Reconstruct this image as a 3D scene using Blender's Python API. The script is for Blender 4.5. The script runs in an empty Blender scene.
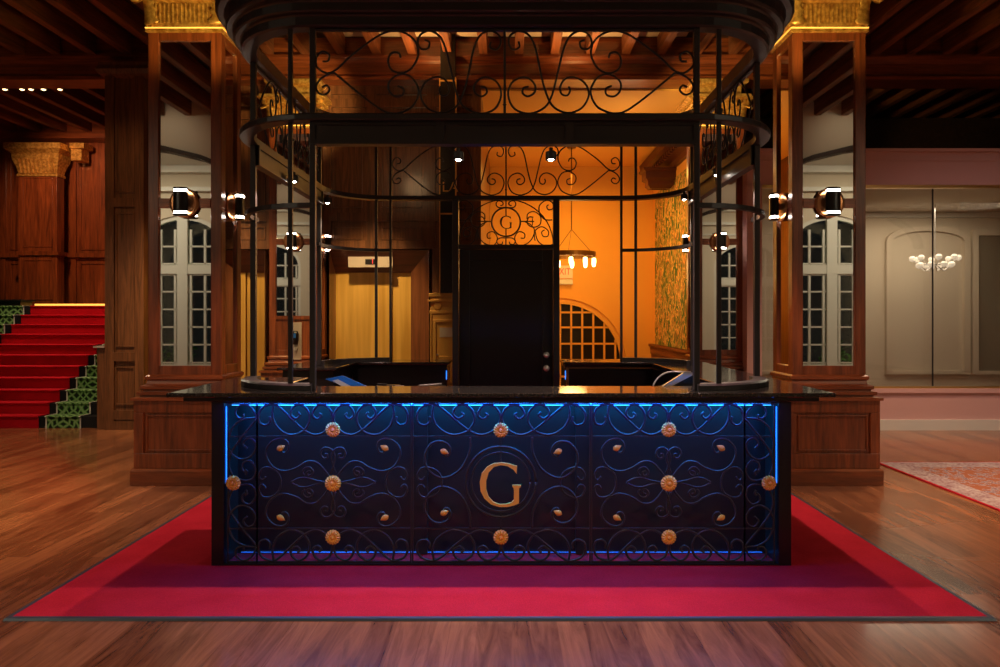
import bpy, math, random
from mathutils import Vector, Matrix
random.seed(7)
PI = math.pi
C = bpy.context.scene.collection
scene = bpy.context.scene

# ------------------------------------------------------------------ camera
cam_d = bpy.data.cameras.new('camera'); cam = bpy.data.objects.new('camera', cam_d); C.objects.link(cam)
cam.location = (0.02, 0, 1.5); cam.rotation_euler = (PI/2, 0, 0)
cam_d.sensor_width = 36; cam_d.lens = 25.2
cam_d.shift_x = -0.008; cam_d.shift_y = -0.0155
cam_d.clip_start = 0.05; cam_d.clip_end = 200
scene.camera = cam

# ------------------------------------------------------------------ world, exposure
w = bpy.data.worlds.new('night'); scene.world = w; w.use_nodes = True
w.node_tree.nodes['Background'].inputs[0].default_value = (0.03, 0.03, 0.03, 1)
w.node_tree.nodes['Background'].inputs[1].default_value = 0.3
scene.view_settings.view_transform = 'Standard'
scene.view_settings.look = 'None'
scene.view_settings.gamma = 1
scene.view_settings.exposure = 0.0
scene.view_settings.use_curve_mapping = False

# ------------------------------------------------------------------ lights of the room and added fills
def light(name, kind, loc, power, color, size=0.3, target=None, spot=60, blend=0.5, size_y=None):
    d = bpy.data.lights.new(name, kind); d.energy = power; d.color = color
    if kind == 'AREA':
        d.size = size
        if size_y: d.shape = 'RECTANGLE'; d.size_y = size_y
    elif kind == 'SPOT':
        d.shadow_soft_size = size; d.spot_size = math.radians(spot); d.spot_blend = blend
    else: d.shadow_soft_size = size
    o = bpy.data.objects.new(name, d); C.objects.link(o); o.location = loc
    if target is not None:
        o.rotation_euler = (Vector(target) - Vector(loc)).to_track_quat('-Z', 'Y').to_euler()
    return o
WARM = (1.0, 0.60, 0.28); NEUT = (1.0, 0.80, 0.58); ORANGE = (1.0, 0.42, 0.08)
# ceiling downlights over the wooden floor, either side of the bar
for sx in (-1, 1):
    light('downlight', 'SPOT', (sx*4.3, 4.2, 5.0), 860, WARM, 0.12, (sx*5.1, 4.7, 0), 62, 0.8)
    light('downlight', 'SPOT', (sx*5.0, 7.4, 5.0), 560, (1.0, 0.68, 0.42), 0.12, (sx*4.9, 7.6, 0), 80, 0.8)
light('downlight', 'SPOT', (-1.9, 1.2, 5.0), 150, (1.0, 0.60, 0.42), 0.5, (-2.3, 1.9, 0), 50, 0.8)
light('downlight', 'SPOT', (1.6, 1.2, 5.0), 120, (0.9, 0.50, 0.7), 0.5, (1.2, 1.9, 0), 50, 0.8)
light('downlight', 'SPOT', (0, 0.7, 5.0), 260, (1.0, 0.74, 0.55), 0.15, (0, 4.2, 0.55), 34, 0.7)  # unseen front spot added to brighten the gold letter and rosettes
# canopy spotlights
for sx in (-1, 1):
    light('canopy_spot', 'SPOT', (sx*0.28, 4.25, 2.44), 95, (1.0, 0.72, 0.62), 0.025, (sx*0.7, 3.1, 0), 140, 0.6)
    light('canopy_spot', 'SPOT', (sx*1.6, 5.4, 2.48), 95, (1.0, 0.62, 0.52), 0.02, (sx*2.4, 5.0, 0), 140, 0.7)
    light('canopy_spot', 'SPOT', (sx*1.6, 6.40, 2.48), 30, NEUT, 0.03, (sx*1.3, 6.2, 0), 120, 0.7)
    light('side_spot', 'SPOT', (sx*3.4, 5.4, 4.9), 45, (1.0, 0.42, 0.42), 0.08, (sx*2.1, 4.1, 0), 42, 0.6)
# unseen spots added near the rear beam to brighten the joists; capital uplights follow
for sx in (-1, 1): light('joist_fill', 'SPOT', (sx*1.0, 9.2, 4.35), 75, (1.0, 0.50, 0.15), 0.015, (sx*0.9, 8.3, 6), 150, 0.8)
for sx in (-1, 1):
    light('capital_uplight', 'SPOT', (sx*2.0, 5.2, 3.5), 110, (1.0, 0.68, 0.22), 0.1, (sx*2.9, 6.4, 4.5), 60, 0.6)
    light('capital_uplight', 'SPOT', (sx*1.6, 8.2, 4.0), 190, (1.0, 0.68, 0.26), 0.1, (sx*2.9, 9.7, 4.5), 50, 0.6)
# lobby
light('lobby_light', 'AREA', (1.3, 13.0, 4.2), 80, (1.0, 0.46, 0.07), 1.6, (1.3, 13.4, 0), size_y=1.6)
light('lobby_up', 'POINT', (1.5, 12.0, 3.2), 40, (1.0, 0.50, 0.10), 0.3)
light('lobby_front', 'POINT', (1.9, 10.7, 3.9), 16, (1.0, 0.74, 0.45), 0.2)
# elevator wall
light('elevator_light', 'SPOT', (-1.9, 8.0, 4.2), 720, (1.0, 0.66, 0.26), 0.1, (-1.9, 9.9, 1.2), 42, 0.8)
light('elevator_light', 'SPOT', (-4.0, 8.0, 4.5), 560, (1.0, 0.66, 0.26), 0.1, (-4.0, 9.9, 1.2), 50, 0.8)
light('wall_wash', 'SPOT', (-1.6, 7.4, 3.8), 16, WARM, 0.2, (-1.6, 9.8, 4.2), 80, 0.9)
light('pier_fill', 'SPOT', (-4.7, 6.9, 4.7), 70, WARM, 0.1, (-5.1, 9.4, 2.8), 55, 0.9)  # unseen spot added to brighten the pier
# stairs
light('stair_light', 'SPOT', (-6.9, 10.2, 4.9), 470, (1.0, 0.62, 0.42), 0.1, (-7.2, 11.4, 0.9), 62, 0.7)
light('stair_light', 'SPOT', (-7.4, 11.8, 4.9), 210, (1.0, 0.62, 0.36), 0.1, (-7.4, 12.2, 1.3), 80, 0.7)
light('stair_light', 'SPOT', (-8.0, 11.2, 4.9), 260, (1.0, 0.50, 0.26), 0.1, (-8.2, 13.9, 3.4), 80, 0.7)
# gallery on the right behind the glass
light('gallery_light', 'AREA', (6.8, 11.3, 3.3), 48, (1.0, 0.80, 0.58), 2.5, (6.8, 11.5, 0), size_y=1.2)
light('gallery_front', 'SPOT', (6.2, 6.0, 5.0), 330, (1.0, 0.66, 0.60), 0.2, (6.3, 9.4, 1.6), 75, 0.9)
# room behind the camera (seen in the mirrors)
for sx in (-1, 1):
    light('rear_room_light', 'AREA', (sx*9.3, -2.4, 5.2), 190, (1.0, 0.86, 0.62), 2.0, (sx*8.0, -2.6, 0), size_y=1.5)
    light('yard_light', 'AREA', (sx*8.9, -6.0, 4.6), 60, (0.7, 1.0, 0.3), 0.5, (sx*8.9, -6.3, 0))
    light('arcade_light', 'SPOT', (sx*6.08, 1.3, 5.05), 13, (1.0, 0.82, 0.58), 0.04, (sx*6.0, 0.3, 4.5), 100, 0.9)

# ------------------------------------------------------------------ materials
def mat(name, col=(0.5,0.5,0.5), rough=0.5, metal=0.0, emit=None, estr=0, coat=0, spec=0.5):
    m = bpy.data.materials.new(name); m.use_nodes = True
    b = m.node_tree.nodes['Principled BSDF']
    b.inputs['Base Color'].default_value = (*col, 1); b.inputs['Roughness'].default_value = rough
    b.inputs['Metallic'].default_value = metal; b.inputs['Specular IOR Level'].default_value = spec
    if coat: b.inputs['Coat Weight'].default_value = coat; b.inputs['Coat Roughness'].default_value = 0.12
    if emit: b.inputs['Emission Color'].default_value = (*emit, 1); b.inputs['Emission Strength'].default_value = estr
    return m
def N(m, t, **kw):
    n = m.node_tree.nodes.new(t)
    for k, v in kw.items():
        if hasattr(n, k): setattr(n, k, v)
        else: n.inputs[k.replace('_', ' ')].default_value = v
    return n
def L(m, a, b): m.node_tree.links.new(a, b)
def BS(m): return m.node_tree.nodes['Principled BSDF']
def ramp(m, stops):
    r = m.node_tree.nodes.new('ShaderNodeValToRGB')
    while len(r.color_ramp.elements) < len(stops): r.color_ramp.elements.new(0.5)
    for e, (p, c) in zip(r.color_ramp.elements, stops): e.position = p; e.color = (*c, 1)
    return r
def coords(m, scale=(1,1,1), rot=(0,0,0)):
    tc = N(m, 'ShaderNodeTexCoord'); mp = N(m, 'ShaderNodeMapping')
    mp.inputs['Scale'].default_value = scale; mp.inputs['Rotation'].default_value = rot
    L(m, tc.outputs['Object'], mp.inputs['Vector']); return mp
def bump(m, src, strength=0.2, dist=0.01):
    b = N(m, 'ShaderNodeBump'); b.inputs['Strength'].default_value = strength; b.inputs['Distance'].default_value = dist
    L(m, src, b.inputs['Height']); L(m, b.outputs['Normal'], BS(m).inputs['Normal'])
def wood(name, dark, light_, grain='z', rough=0.32, coat=0.3, sc=1.0):
    m = mat(name, light_, rough, coat=coat)
    s = {'z': (14*sc, 14*sc, 0.9*sc), 'x': (0.9*sc, 14*sc, 14*sc), 'y': (14*sc, 0.9*sc, 14*sc)}[grain]
    mp = coords(m, s)
    n1 = N(m, 'ShaderNodeTexNoise', Scale=1.0, Detail=5.0, Roughness=0.6, Distortion=1.2); L(m, mp.outputs[0], n1.inputs['Vector'])
    n2 = N(m, 'ShaderNodeTexNoise', Scale=5.0, Detail=3.0); L(m, mp.outputs[0], n2.inputs['Vector'])
    mx = N(m, 'ShaderNodeMath', operation='MULTIPLY_ADD'); L(m, n2.outputs[0], mx.inputs[0]); mx.inputs[1].default_value = 0.35; L(m, n1.outputs[0], mx.inputs[2])
    r = ramp(m, [(0.48, dark), (0.85, light_)]); L(m, mx.outputs[0], r.inputs[0]); L(m, r.outputs[0], BS(m).inputs['Base Color'])
    bump(m, mx.outputs[0], 0.12, 0.004); return m
M = {}
M['wood'] = wood('mahogany_panel', (0.095, 0.022, 0.007), (0.29, 0.074, 0.020))
M['wood_x'] = wood('mahogany_rail', (0.095, 0.022, 0.007), (0.29, 0.074, 0.020), 'x')
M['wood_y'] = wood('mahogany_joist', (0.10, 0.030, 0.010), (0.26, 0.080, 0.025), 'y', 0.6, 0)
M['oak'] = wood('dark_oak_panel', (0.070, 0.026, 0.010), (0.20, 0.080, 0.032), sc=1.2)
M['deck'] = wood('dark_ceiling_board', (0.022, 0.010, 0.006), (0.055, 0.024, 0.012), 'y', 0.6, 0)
M['metal'] = mat('black_wrought_iron', (0.050, 0.050, 0.055), 0.42, 0.5)
M['lacquer'] = mat('black_lacquer', (0.010, 0.009, 0.010), 0.28, 0.0)
M['panelgrey'] = mat('charcoal_back_panel', (0.022, 0.020, 0.020), 0.30)
M['canopy'] = mat('black_painted_steel', (0.034, 0.032, 0.034), 0.38, 0.2)
M['letter'] = mat('satin_gold_letter', (0.98, 0.54, 0.10), 0.5, 0.1)
M['brass'] = mat('brass', (0.72, 0.47, 0.16), 0.28, 0.9)
M['mirror'] = mat('mirror_glass', (0.80, 0.80, 0.78), 0.015, 1.0)
M['bronze'] = mat('burnished_bronze', (0.50, 0.22, 0.09), 0.28, 0.9)
M['cream'] = mat('cream_plaster', (0.62, 0.54, 0.42), 0.8)
M['pink'] = mat('dusty_pink_plaster', (0.60, 0.36, 0.33), 0.75)
M['white'] = mat('white_painted_wood', (0.66, 0.65, 0.58), 0.45)
M['marble'] = wood('red_brown_stone_casing', (0.08, 0.026, 0.014), (0.20, 0.075, 0.038), 'z', 0.3, 0.2, 0.5)
M['chrome'] = mat('satin_chrome', (0.7, 0.68, 0.66), 0.3, 0.75)
M['blue'] = mat('glossy_blue_cover', (0.02, 0.14, 0.55), 0.3)
M['grey'] = mat('light_grey_plate', (0.42, 0.36, 0.33), 0.35)
M['bulb'] = mat('warm_bulb', (1, .8, .5), 0.3, emit=(1.0, 0.62, 0.22), estr=9)
M['glow'] = mat('frosted_lit_glass', (1, .95, .9), 0.3, emit=(1.0, 0.86, 0.72), estr=26)
M['spotbulb'] = mat('spotlight_lens', (1, 1, 1), 0.3, emit=(1.0, 0.86, 0.72), estr=40)
M['led'] = mat('blue_led_strip', (0.1, 0.4, 1), 0.4, emit=(0.03, 0.30, 1.0), estr=5)
M['ledside'] = mat('blue_led_side', (0.1, 0.4, 1), 0.4, emit=(0.015, 0.18, 1.0), estr=2.2)
M['ledlow'] = mat('blue_led_low', (0.1, 0.4, 1), 0.4, emit=(0.02, 0.18, 1.0), estr=0.25)
M['warmglow'] = mat('warm_glow', (1, .7, .2), 0.4, emit=(1.0, 0.44, 0.06), estr=1.5)  # also glows for the lip highlight and the lit wood
M['red_led'] = mat('red_digit', (1, .1, .1), 0.4, emit=(1.0, 0.03, 0.05), estr=1.2)
M['redwood'] = mat('carved_dark_red_wood', (0.07, 0.016, 0.008), 0.4)
M['exit'] = mat('exit_face', (0.8, 0.5, 0.3), 0.5, emit=(1.0, 0.45, 0.15), estr=0.25)
M['exit_red'] = mat('exit_letters', (0.7, 0.05, 0.02), 0.5, emit=(1.0, 0.08, 0.02), estr=0.4)
M['leaf'] = mat('green_leaf', (0.06, 0.20, 0.02), 0.5)
M['trimmetal'] = mat('blue_grey_edge_strip', (0.10, 0.13, 0.16), 0.35, 0.5)
M['paper'] = mat('printed_paper', (0.55, 0.55, 0.6), 0.5)

# gold leaf of capitals
m = M['gold'] = mat('gold_leaf', (0.78, 0.46, 0.10), 0.38, 0.55)
mp = coords(m, (1, 1, 1)); n = N(m, 'ShaderNodeTexNoise', Scale=22.0, Detail=4.0); L(m, mp.outputs[0], n.inputs['Vector'])
r = ramp(m, [(0.35, (0.42, 0.20, 0.035)), (0.7, (0.85, 0.55, 0.14))]); L(m, n.outputs[0], r.inputs[0]); L(m, r.outputs[0], BS(m).inputs['Base Color']); bump(m, n.outputs[0], 0.35, 0.01)
# elevator brass: brushed vertical
m = M['elev'] = mat('brushed_brass_door', (0.66, 0.44, 0.14), 0.42, 0.55)
mp = coords(m, (6, 6, 0.35)); n = N(m, 'ShaderNodeTexNoise', Scale=1.6, Detail=4.0); L(m, mp.outputs[0], n.inputs['Vector'])
r = ramp(m, [(0.3, (0.58, 0.32, 0.06)), (0.7, (0.88, 0.55, 0.14))]); L(m, n.outputs[0], r.inputs[0]); L(m, r.outputs[0], BS(m).inputs['Base Color'])
# polished granite
m = M['granite'] = mat('polished_black_granite', (0.02, 0.017, 0.016), 0.09, spec=0.7)
mp = coords(m); n = N(m, 'ShaderNodeTexNoise', Scale=120.0, Detail=3.0); L(m, mp.outputs[0], n.inputs['Vector'])
r = ramp(m, [(0.5, (0.012, 0.011, 0.011)), (0.75, (0.09, 0.075, 0.065))]); L(m, n.outputs[0], r.inputs[0]); L(m, r.outputs[0], BS(m).inputs['Base Color'])
# plank floor (boards run towards the back)
m = M['floor'] = mat('polished_plank_floor', (0.25, 0.1, 0.04), 0.24, coat=0.35)
mp = coords(m, (1, 1, 1), (0, 0, PI/2))
br = N(m, 'ShaderNodeTexBrick', offset=0.37); L(m, mp.outputs[0], br.inputs['Vector'])
for k, v in {'Scale': 1.0, 'Mortar Size': 0.0015, 'Brick Width': 1.6, 'Row Height': 0.13, 'Bias': 0.0}.items(): br.inputs[k].default_value = v
br.inputs['Color1'].default_value = (0.0, 0, 0, 1); br.inputs['Color2'].default_value = (1, 1, 1, 1); br.inputs['Mortar'].default_value = (0.2, 0.2, 0.2, 1)
mp2 = coords(m, (9, 0.9, 1)); n = N(m, 'ShaderNodeTexNoise', Scale=1.5, Detail=6.0, Roughness=0.65, Distortion=1.5); L(m, mp2.outputs[0], n.inputs['Vector'])
mm = N(m, 'ShaderNodeMath', operation='MULTIPLY_ADD'); L(m, br.outputs['Color'], mm.inputs[0]); mm.inputs[1].default_value = 0.28; L(m, n.outputs[0], mm.inputs[2])
r = ramp(m, [(0.35, (0.10, 0.030, 0.013)), (0.85, (0.40, 0.155, 0.066))]); L(m, mm.outputs[0], r.inputs[0]); L(m, r.outputs[0], BS(m).inputs['Base Color'])
bump(m, br.outputs['Fac'], 0.25, -0.002)
n3 = N(m, 'ShaderNodeTexNoise', Scale=3.0, Detail=4.0); rr = ramp(m, [(0.3, (0.18,)*3), (0.7, (0.34,)*3)]); L(m, n3.outputs[0], rr.inputs[0]); L(m, rr.outputs[0], BS(m).inputs['Roughness'])
# carpets
def carpet(name, c1, c2, sc=220):
    m = mat(name, c1, 0.95, spec=0.1); pass
    mp = coords(m); n = N(m, 'ShaderNodeTexNoise', Scale=float(sc), Detail=2.0); L(m, mp.outputs[0], n.inputs['Vector'])
    n2 = N(m, 'ShaderNodeTexNoise', Scale=5.0, Detail=3.0); L(m, mp.outputs[0], n2.inputs['Vector'])
    a = N(m, 'ShaderNodeMath', operation='MULTIPLY_ADD'); L(m, n2.outputs[0], a.inputs[0]); a.inputs[1].default_value = 0.5; L(m, n.outputs[0], a.inputs[2])
    r = ramp(m, [(0.5, c1), (1.0, c2)]); L(m, a.outputs[0], r.inputs[0]); L(m, r.outputs[0], BS(m).inputs['Base Color']); bump(m, n.outputs[0], 0.4, 0.003); return m
M['redcarpet'] = carpet('red_carpet', (0.42, 0.010, 0.024), (0.64, 0.026, 0.050))
M['runner'] = carpet('red_stair_runner', (0.34, 0.003, 0.010), (0.52, 0.007, 0.016))
M['blackcarpet'] = carpet('black_stair_carpet', (0.006, 0.006, 0.008), (0.02, 0.02, 0.022))
m = M['greencarpet'] = mat('green_patterned_stair_carpet', (0.05, 0.15, 0.03), 0.95, spec=0.1)
mp = coords(m, (1, 1, 1)); w1 = N(m, 'ShaderNodeTexWave', Scale=5.5, Distortion=5.0, bands_direction='DIAGONAL'); L(m, mp.outputs[0], w1.inputs['Vector'])
mp2 = coords(m, (-1, 1, 1)); w2 = N(m, 'ShaderNodeTexWave', Scale=5.5, Distortion=5.0, bands_direction='DIAGONAL'); L(m, mp2.outputs[0], w2.inputs['Vector'])
mx = N(m, 'ShaderNodeMath', operation='MAXIMUM'); L(m, w1.outputs['Fac'], mx.inputs[0]); L(m, w2.outputs['Fac'], mx.inputs[1])
r = ramp(m, [(0.55, (0.012, 0.020, 0.014)), (0.66, (0.05, 0.17, 0.03)), (0.85, (0.12, 0.30, 0.07)), (0.985, (0.22, 0.36, 0.16))]); L(m, mx.outputs[0], r.inputs[0]); L(m, r.outputs[0], BS(m).inputs['Base Color'])
m = M['rug'] = mat('persian_rug', (0.4, 0.2, 0.2), 0.95, spec=0.1)
mp = coords(m); v = N(m, 'ShaderNodeTexVoronoi', Scale=15.0); L(m, mp.outputs[0], v.inputs['Vector'])
n = N(m, 'ShaderNodeTexNoise', Scale=34.0, Detail=3.0); L(m, mp.outputs[0], n.inputs['Vector'])
a = N(m, 'ShaderNodeMath', operation='MULTIPLY_ADD'); L(m, v.outputs['Distance'], a.inputs[0]); a.inputs[1].default_value = 0.75; L(m, n.outputs[0], a.inputs[2])
r = ramp(m, [(0.50, (0.10, 0.035, 0.055)), (0.60, (0.42, 0.38, 0.46)), (0.68, (0.12, 0.04, 0.09)), (0.78, (0.42, 0.36, 0.42)), (0.90, (0.34, 0.12, 0.07))]); L(m, a.outputs[0], r.inputs[0]); L(m, r.outputs[0], BS(m).inputs['Base Color'])
M['rugborder'] = carpet('rug_pale_border', (0.24, 0.12, 0.16), (0.52, 0.46, 0.50), 40)
# wallpaper
m = M['wallpaper'] = mat('leafy_wallpaper', (0.6, 0.4, 0.1), 0.7)
mp = coords(m, (1, 3.2, 1.5)); n = N(m, 'ShaderNodeTexNoise', Scale=1.9, Detail=3.5, Distortion=2.2); L(m, mp.outputs[0], n.inputs['Vector'])
r = ramp(m, [(0.42, (0.03, 0.10, 0.02)), (0.47, (0.16, 0.20, 0.03)), (0.51, (0.85, 0.60, 0.22)), (0.56, (0.55, 0.14, 0.03)), (0.61, (0.07, 0.14, 0.03))]); L(m, n.outputs[0], r.inputs[0]); L(m, r.outputs[0], BS(m).inputs['Base Color'])
M['orange'] = mat('ochre_plaster', (0.78, 0.40, 0.075), 0.8)
# thin clear glass
def glass(name, tint=(1, 1, 1), refl=1.0):
    m = bpy.data.materials.new(name); m.use_nodes = True; nt = m.node_tree; nt.nodes.clear()
    out = nt.nodes.new('ShaderNodeOutputMaterial'); mx = nt.nodes.new('ShaderNodeMixShader'); t = nt.nodes.new('ShaderNodeBsdfTransparent'); g = nt.nodes.new('ShaderNodeBsdfGlossy'); f = nt.nodes.new('ShaderNodeFresnel')
    t.inputs[0].default_value = (*tint, 1); g.inputs['Roughness'].default_value = 0.02; g.inputs[0].default_value = (refl, refl, refl, 1); f.inputs[0].default_value = 1.6
    nt.links.new(f.outputs[0], mx.inputs[0]); nt.links.new(t.outputs[0], mx.inputs[1]); nt.links.new(g.outputs[0], mx.inputs[2]); nt.links.new(mx.outputs[0], out.inputs[0]); return m
M['glass'] = glass('clear_glass', (0.92, 0.92, 0.9))
M['nightglass'] = glass('window_pane', (0.8, 0.85, 0.8))

# ------------------------------------------------------------------ mesh helpers
WORLD = {}
def tag(o, label=None, cat=None, group=None, kind=None):
    if label: o['label'] = label
    if cat: o['category'] = cat
    if group: o['group'] = group
    if kind: o['kind'] = kind
    return o
def empty(name, loc, label, cat, group=None):
    o = bpy.data.objects.new(name, None); o.empty_display_size = 0.1; C.objects.link(o); o.location = loc
    WORLD[o.name] = Vector(loc); return tag(o, label, cat, group)
class MB:
    def __init__(s): s.v = []; s.f = []
    def add(s, vs, fs):
        b = len(s.v); s.v += [tuple(p) for p in vs]; s.f += [tuple(i+b for i in f) for f in fs]; return s
    def box(s, x0, x1, y0, y1, z0, z1):
        x0, x1 = min(x0,x1), max(x0,x1); y0, y1 = min(y0,y1), max(y0,y1); z0, z1 = min(z0,z1), max(z0,z1)
        return s.add([(x0,y0,z0),(x1,y0,z0),(x1,y1,z0),(x0,y1,z0),(x0,y0,z1),(x1,y0,z1),(x1,y1,z1),(x0,y1,z1)],
              [(0,3,2,1),(4,5,6,7),(0,1,5,4),(1,2,6,5),(2,3,7,6),(3,0,4,7)])
    def tube(s, pts, r, n=6, taper=None):
        pts = [Vector(p) for p in pts]; k = len(pts); ref = None; rings = []
        for i, p in enumerate(pts):
            t = (pts[min(i+1,k-1)] - pts[max(i-1,0)]).normalized()
            if ref is None: ref = t.orthogonal().normalized()
            u = ref - t*ref.dot(t)
            if u.length < 1e-5: u = t.orthogonal()
            u.normalize(); ref = u; vv = t.cross(u)
            rr = r if taper is None else r*taper(i/(k-1))
            rings.append([p + (u*math.cos(2*PI*j/n) + vv*math.sin(2*PI*j/n))*rr for j in range(n)])
        vs = [q for ring in rings for q in ring]; fs = []
        for i in range(k-1):
            for j in range(n): fs.append((i*n+j, i*n+(j+1)%n, (i+1)*n+(j+1)%n, (i+1)*n+j))
        fs.append(tuple(range(n-1,-1,-1))); fs.append(tuple((k-1)*n+j for j in range(n)))
        return s.add(vs, fs)
    def lathe(s, prof, c, axis='z', n=24):
        vs = []; k = len(prof)
        for (r, h) in prof:
            for j in range(n):
                a = 2*PI*j/n; x, y = r*math.cos(a), r*math.sin(a)
                p = {'z': (x, y, h), 'y': (x, h, y), 'x': (h, x, y)}[axis]
                vs.append((c[0]+p[0], c[1]+p[1], c[2]+p[2]))
        fs = [(i*n+j, i*n+(j+1)%n, (i+1)*n+(j+1)%n, (i+1)*n+j) for i in range(k-1) for j in range(n)]
        fs.append(tuple(range(n-1,-1,-1))); fs.append(tuple((k-1)*n+j for j in range(n)))
        return s.add(vs, fs)
    def prism(s, poly, a, b, plane='xy'):      # polygon extruded between a and b
        def P(p, h): return {'xy': (p[0], p[1], h), 'xz': (p[0], h, p[1]), 'yz': (h, p[0], p[1])}[plane]
        n = len(poly)
        return s.add([P(p, a) for p in poly] + [P(p, b) for p in poly],
            [tuple(range(n-1,-1,-1)), tuple(range(n, 2*n))] + [(i, (i+1)%n, n+(i+1)%n, n+i) for i in range(n)])
    def sweep(s, path, prof, closed=True, pclosed=True):   # path: [(x,y,nx,ny)], prof: [(out,z)]
        k = len(prof); n = len(path); vs = []
        for (x, y, nx, ny) in path:
            for (d, z) in prof: vs.append((x+nx*d, y+ny*d, z))
        fs = []
        for i in range(n if closed else n-1):
            for j in range(k if pclosed else k-1):
                a = i*k+j; b = i*k+(j+1)%k; c = ((i+1)%n)*k+(j+1)%k; d = ((i+1)%n)*k+j
                fs.append((a, d, c, b))
        if not closed: fs.append(tuple(range(k))); fs.append(tuple((n-1)*k+j for j in range(k-1,-1,-1)))
        return s.add(vs, fs)
    def build(s, name, m, parent=None, smooth=False, bevel=0, solidify=0):
        me = bpy.data.meshes.new(name)
        if parent is None:
            xs = [p[0] for p in s.v]; ys = [p[1] for p in s.v]; zs = [p[2] for p in s.v]
            org = Vector(((min(xs)+max(xs))/2, (min(ys)+max(ys))/2, min(zs)))
        else: org = WORLD[parent.name]
        me.from_pydata([(p[0]-org.x, p[1]-org.y, p[2]-org.z) for p in s.v], [], s.f)
        import bmesh
        bm = bmesh.new(); bm.from_mesh(me); bmesh.ops.recalc_face_normals(bm, faces=bm.faces); bm.to_mesh(me); bm.free()
        o = bpy.data.objects.new(name, me); C.objects.link(o)
        if parent is None: o.location = org
        else: o.parent = parent
        WORLD[o.name] = org
        me.materials.append(m if not isinstance(m, str) else M[m])
        if smooth:
            for p in me.polygons: p.use_smooth = True
        if bevel:
            b = o.modifiers.new('bevel', 'BEVEL'); b.width = bevel; b.segments = 2; b.limit_method = 'ANGLE'
        if solidify:
            b = o.modifiers.new('solid', 'SOLIDIFY'); b.thickness = solidify
        return o
def struct(name, mb, m, parent=None, bevel=0, smooth=False):
    o = mb.build(name, m, parent, smooth, bevel)
    if parent is None: o['kind'] = 'structure'
    return o
def kids(o): return [c for c in bpy.data.objects if c.parent == o]
def copy_tree(o, parent=None, loc=None, rotz=None):
    ch = kids(o); c = o.copy(); C.objects.link(c); c.parent = parent
    if loc is not None: c.location = loc
    if rotz is not None: c.rotation_euler = (0, 0, rotz)
    if parent is None and loc is not None: WORLD[c.name] = Vector(loc)
    for k in ch: copy_tree(k, c)
    return c
def at(px, py, Y):      # photo measurement -> world point at distance Y
    return ((px-508)*Y/700 + 0.02, Y, 1.5 - (py-318)*Y/700)
def smoothpath(p, sub=5, closed=False):
    out = []; n = len(p)
    for i in range(n if closed else n-1):
        p0 = p[i-1] if (i > 0 or closed) else p[0]; p1 = p[i]; p2 = p[(i+1)%n]; p3 = p[(i+2)%n] if (i+2 < n or closed) else p[-1]
        for k in range(sub):
            t = k/sub
            out.append(tuple(0.5*((2*b) + (-a+c)*t + (2*a-5*b+4*c-d)*t*t + (-a+3*b-3*c+d)*t**3) for a, b, c, d in zip(p0, p1, p2, p3)))
    if not closed: out.append(tuple(p[-1]))
    return out
def rectpath(x0, x1, y0, y1):
    return [(x0,y0,-1,-1),(x1,y0,1,-1),(x1,y1,1,1),(x0,y1,-1,1)]
def roundrect(cx, cy, hw, hl, R, n=10):
    out = []
    for (sx, sy, a0) in ((1,-1,-PI/2),(1,1,0),(-1,1,PI/2),(-1,-1,PI)):
        for k in range(n+1):
            a = a0 + PI/2*k/n; nx, ny = math.cos(a), math.sin(a)
            out.append((cx+sx*(hw-R)+R*nx, cy+sy*(hl-R)+R*ny, nx, ny))
    return out
def text_mesh(txt, size, depth=0.004):
    cu = bpy.data.curves.new('txt', 'FONT'); cu.body = txt; cu.size = size; cu.extrude = depth; cu.align_x = 'CENTER'; cu.align_y = 'CENTER'
    o = bpy.data.objects.new('txt', cu); C.objects.link(o); bpy.context.view_layer.update()
    me = bpy.data.meshes.new_from_object(o.evaluated_get(bpy.context.evaluated_depsgraph_get()))
    vs = [tuple(v.co) for v in me.vertices]; fs = [tuple(p.vertices) for p in me.polygons]
    bpy.data.objects.remove(o); return vs, fs

# ================================================================== SETTING
Z_DECK = 5.36
struct('floor', MB().box(-12, 12, -5.2, 16, -0.1, 0), 'floor')
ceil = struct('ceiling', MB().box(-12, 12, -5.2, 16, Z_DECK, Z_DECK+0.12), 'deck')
struct('plaster_field', MB().box(-2.45, 2.45, 6.9, 9.55, Z_DECK-0.02, Z_DECK), 'cream', ceil)
# joists run front to back
k = 0
for i in range(-21, 22):
    x = 0.17 + 0.486*i
    for (ya, yb) in ((0.32, 6.3), (6.9, 9.56), (9.98, 13.9)):
        if ya > 9.8 and -5.3 < x < 3.2: continue
        if x < -11.5 or x > 11.5: continue
        k += 1
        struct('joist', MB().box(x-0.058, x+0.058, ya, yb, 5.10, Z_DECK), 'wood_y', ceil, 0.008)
def beam(y0, y1, x0=-11.9, x1=11.9, z0=4.76, z1=5.36):
    mb = MB()
    prof = [(0.07, z0+0.0), (0.07, z0+0.045), (0.03, z0+0.075), (0.0, z0+0.10), (0.0, z1-0.36), (0.03, z1-0.33), (0.08, z1-0.29), (0.08, z1-0.26), (0.0, z1-0.24), (0.0, z1)]
    c = (y0+y1)/2; h = (y1-y0)/2
    poly = [(c-h-d, z) for d, z in prof] + [(c+h+d, z) for d, z in reversed(prof)]
    mb.prism(poly, x0, x1, 'yz'); return mb
struct('cross_beam', beam(6.38, 6.82), 'wood_x', ceil)
struct('cross_beam', beam(9.64, 9.88), 'wood_x', ceil)

struct('wall_left', MB().box(-12.2, -12, -5.2, 16, 0, 5.4), 'oak')
struct('wall_right', MB().box(12, 12.2, -5.2, 16, 0, 5.4), 'cream')
struct('wall_far', MB().box(-12, 12, 16, 16.2, 0, 5.4), 'orange')

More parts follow.
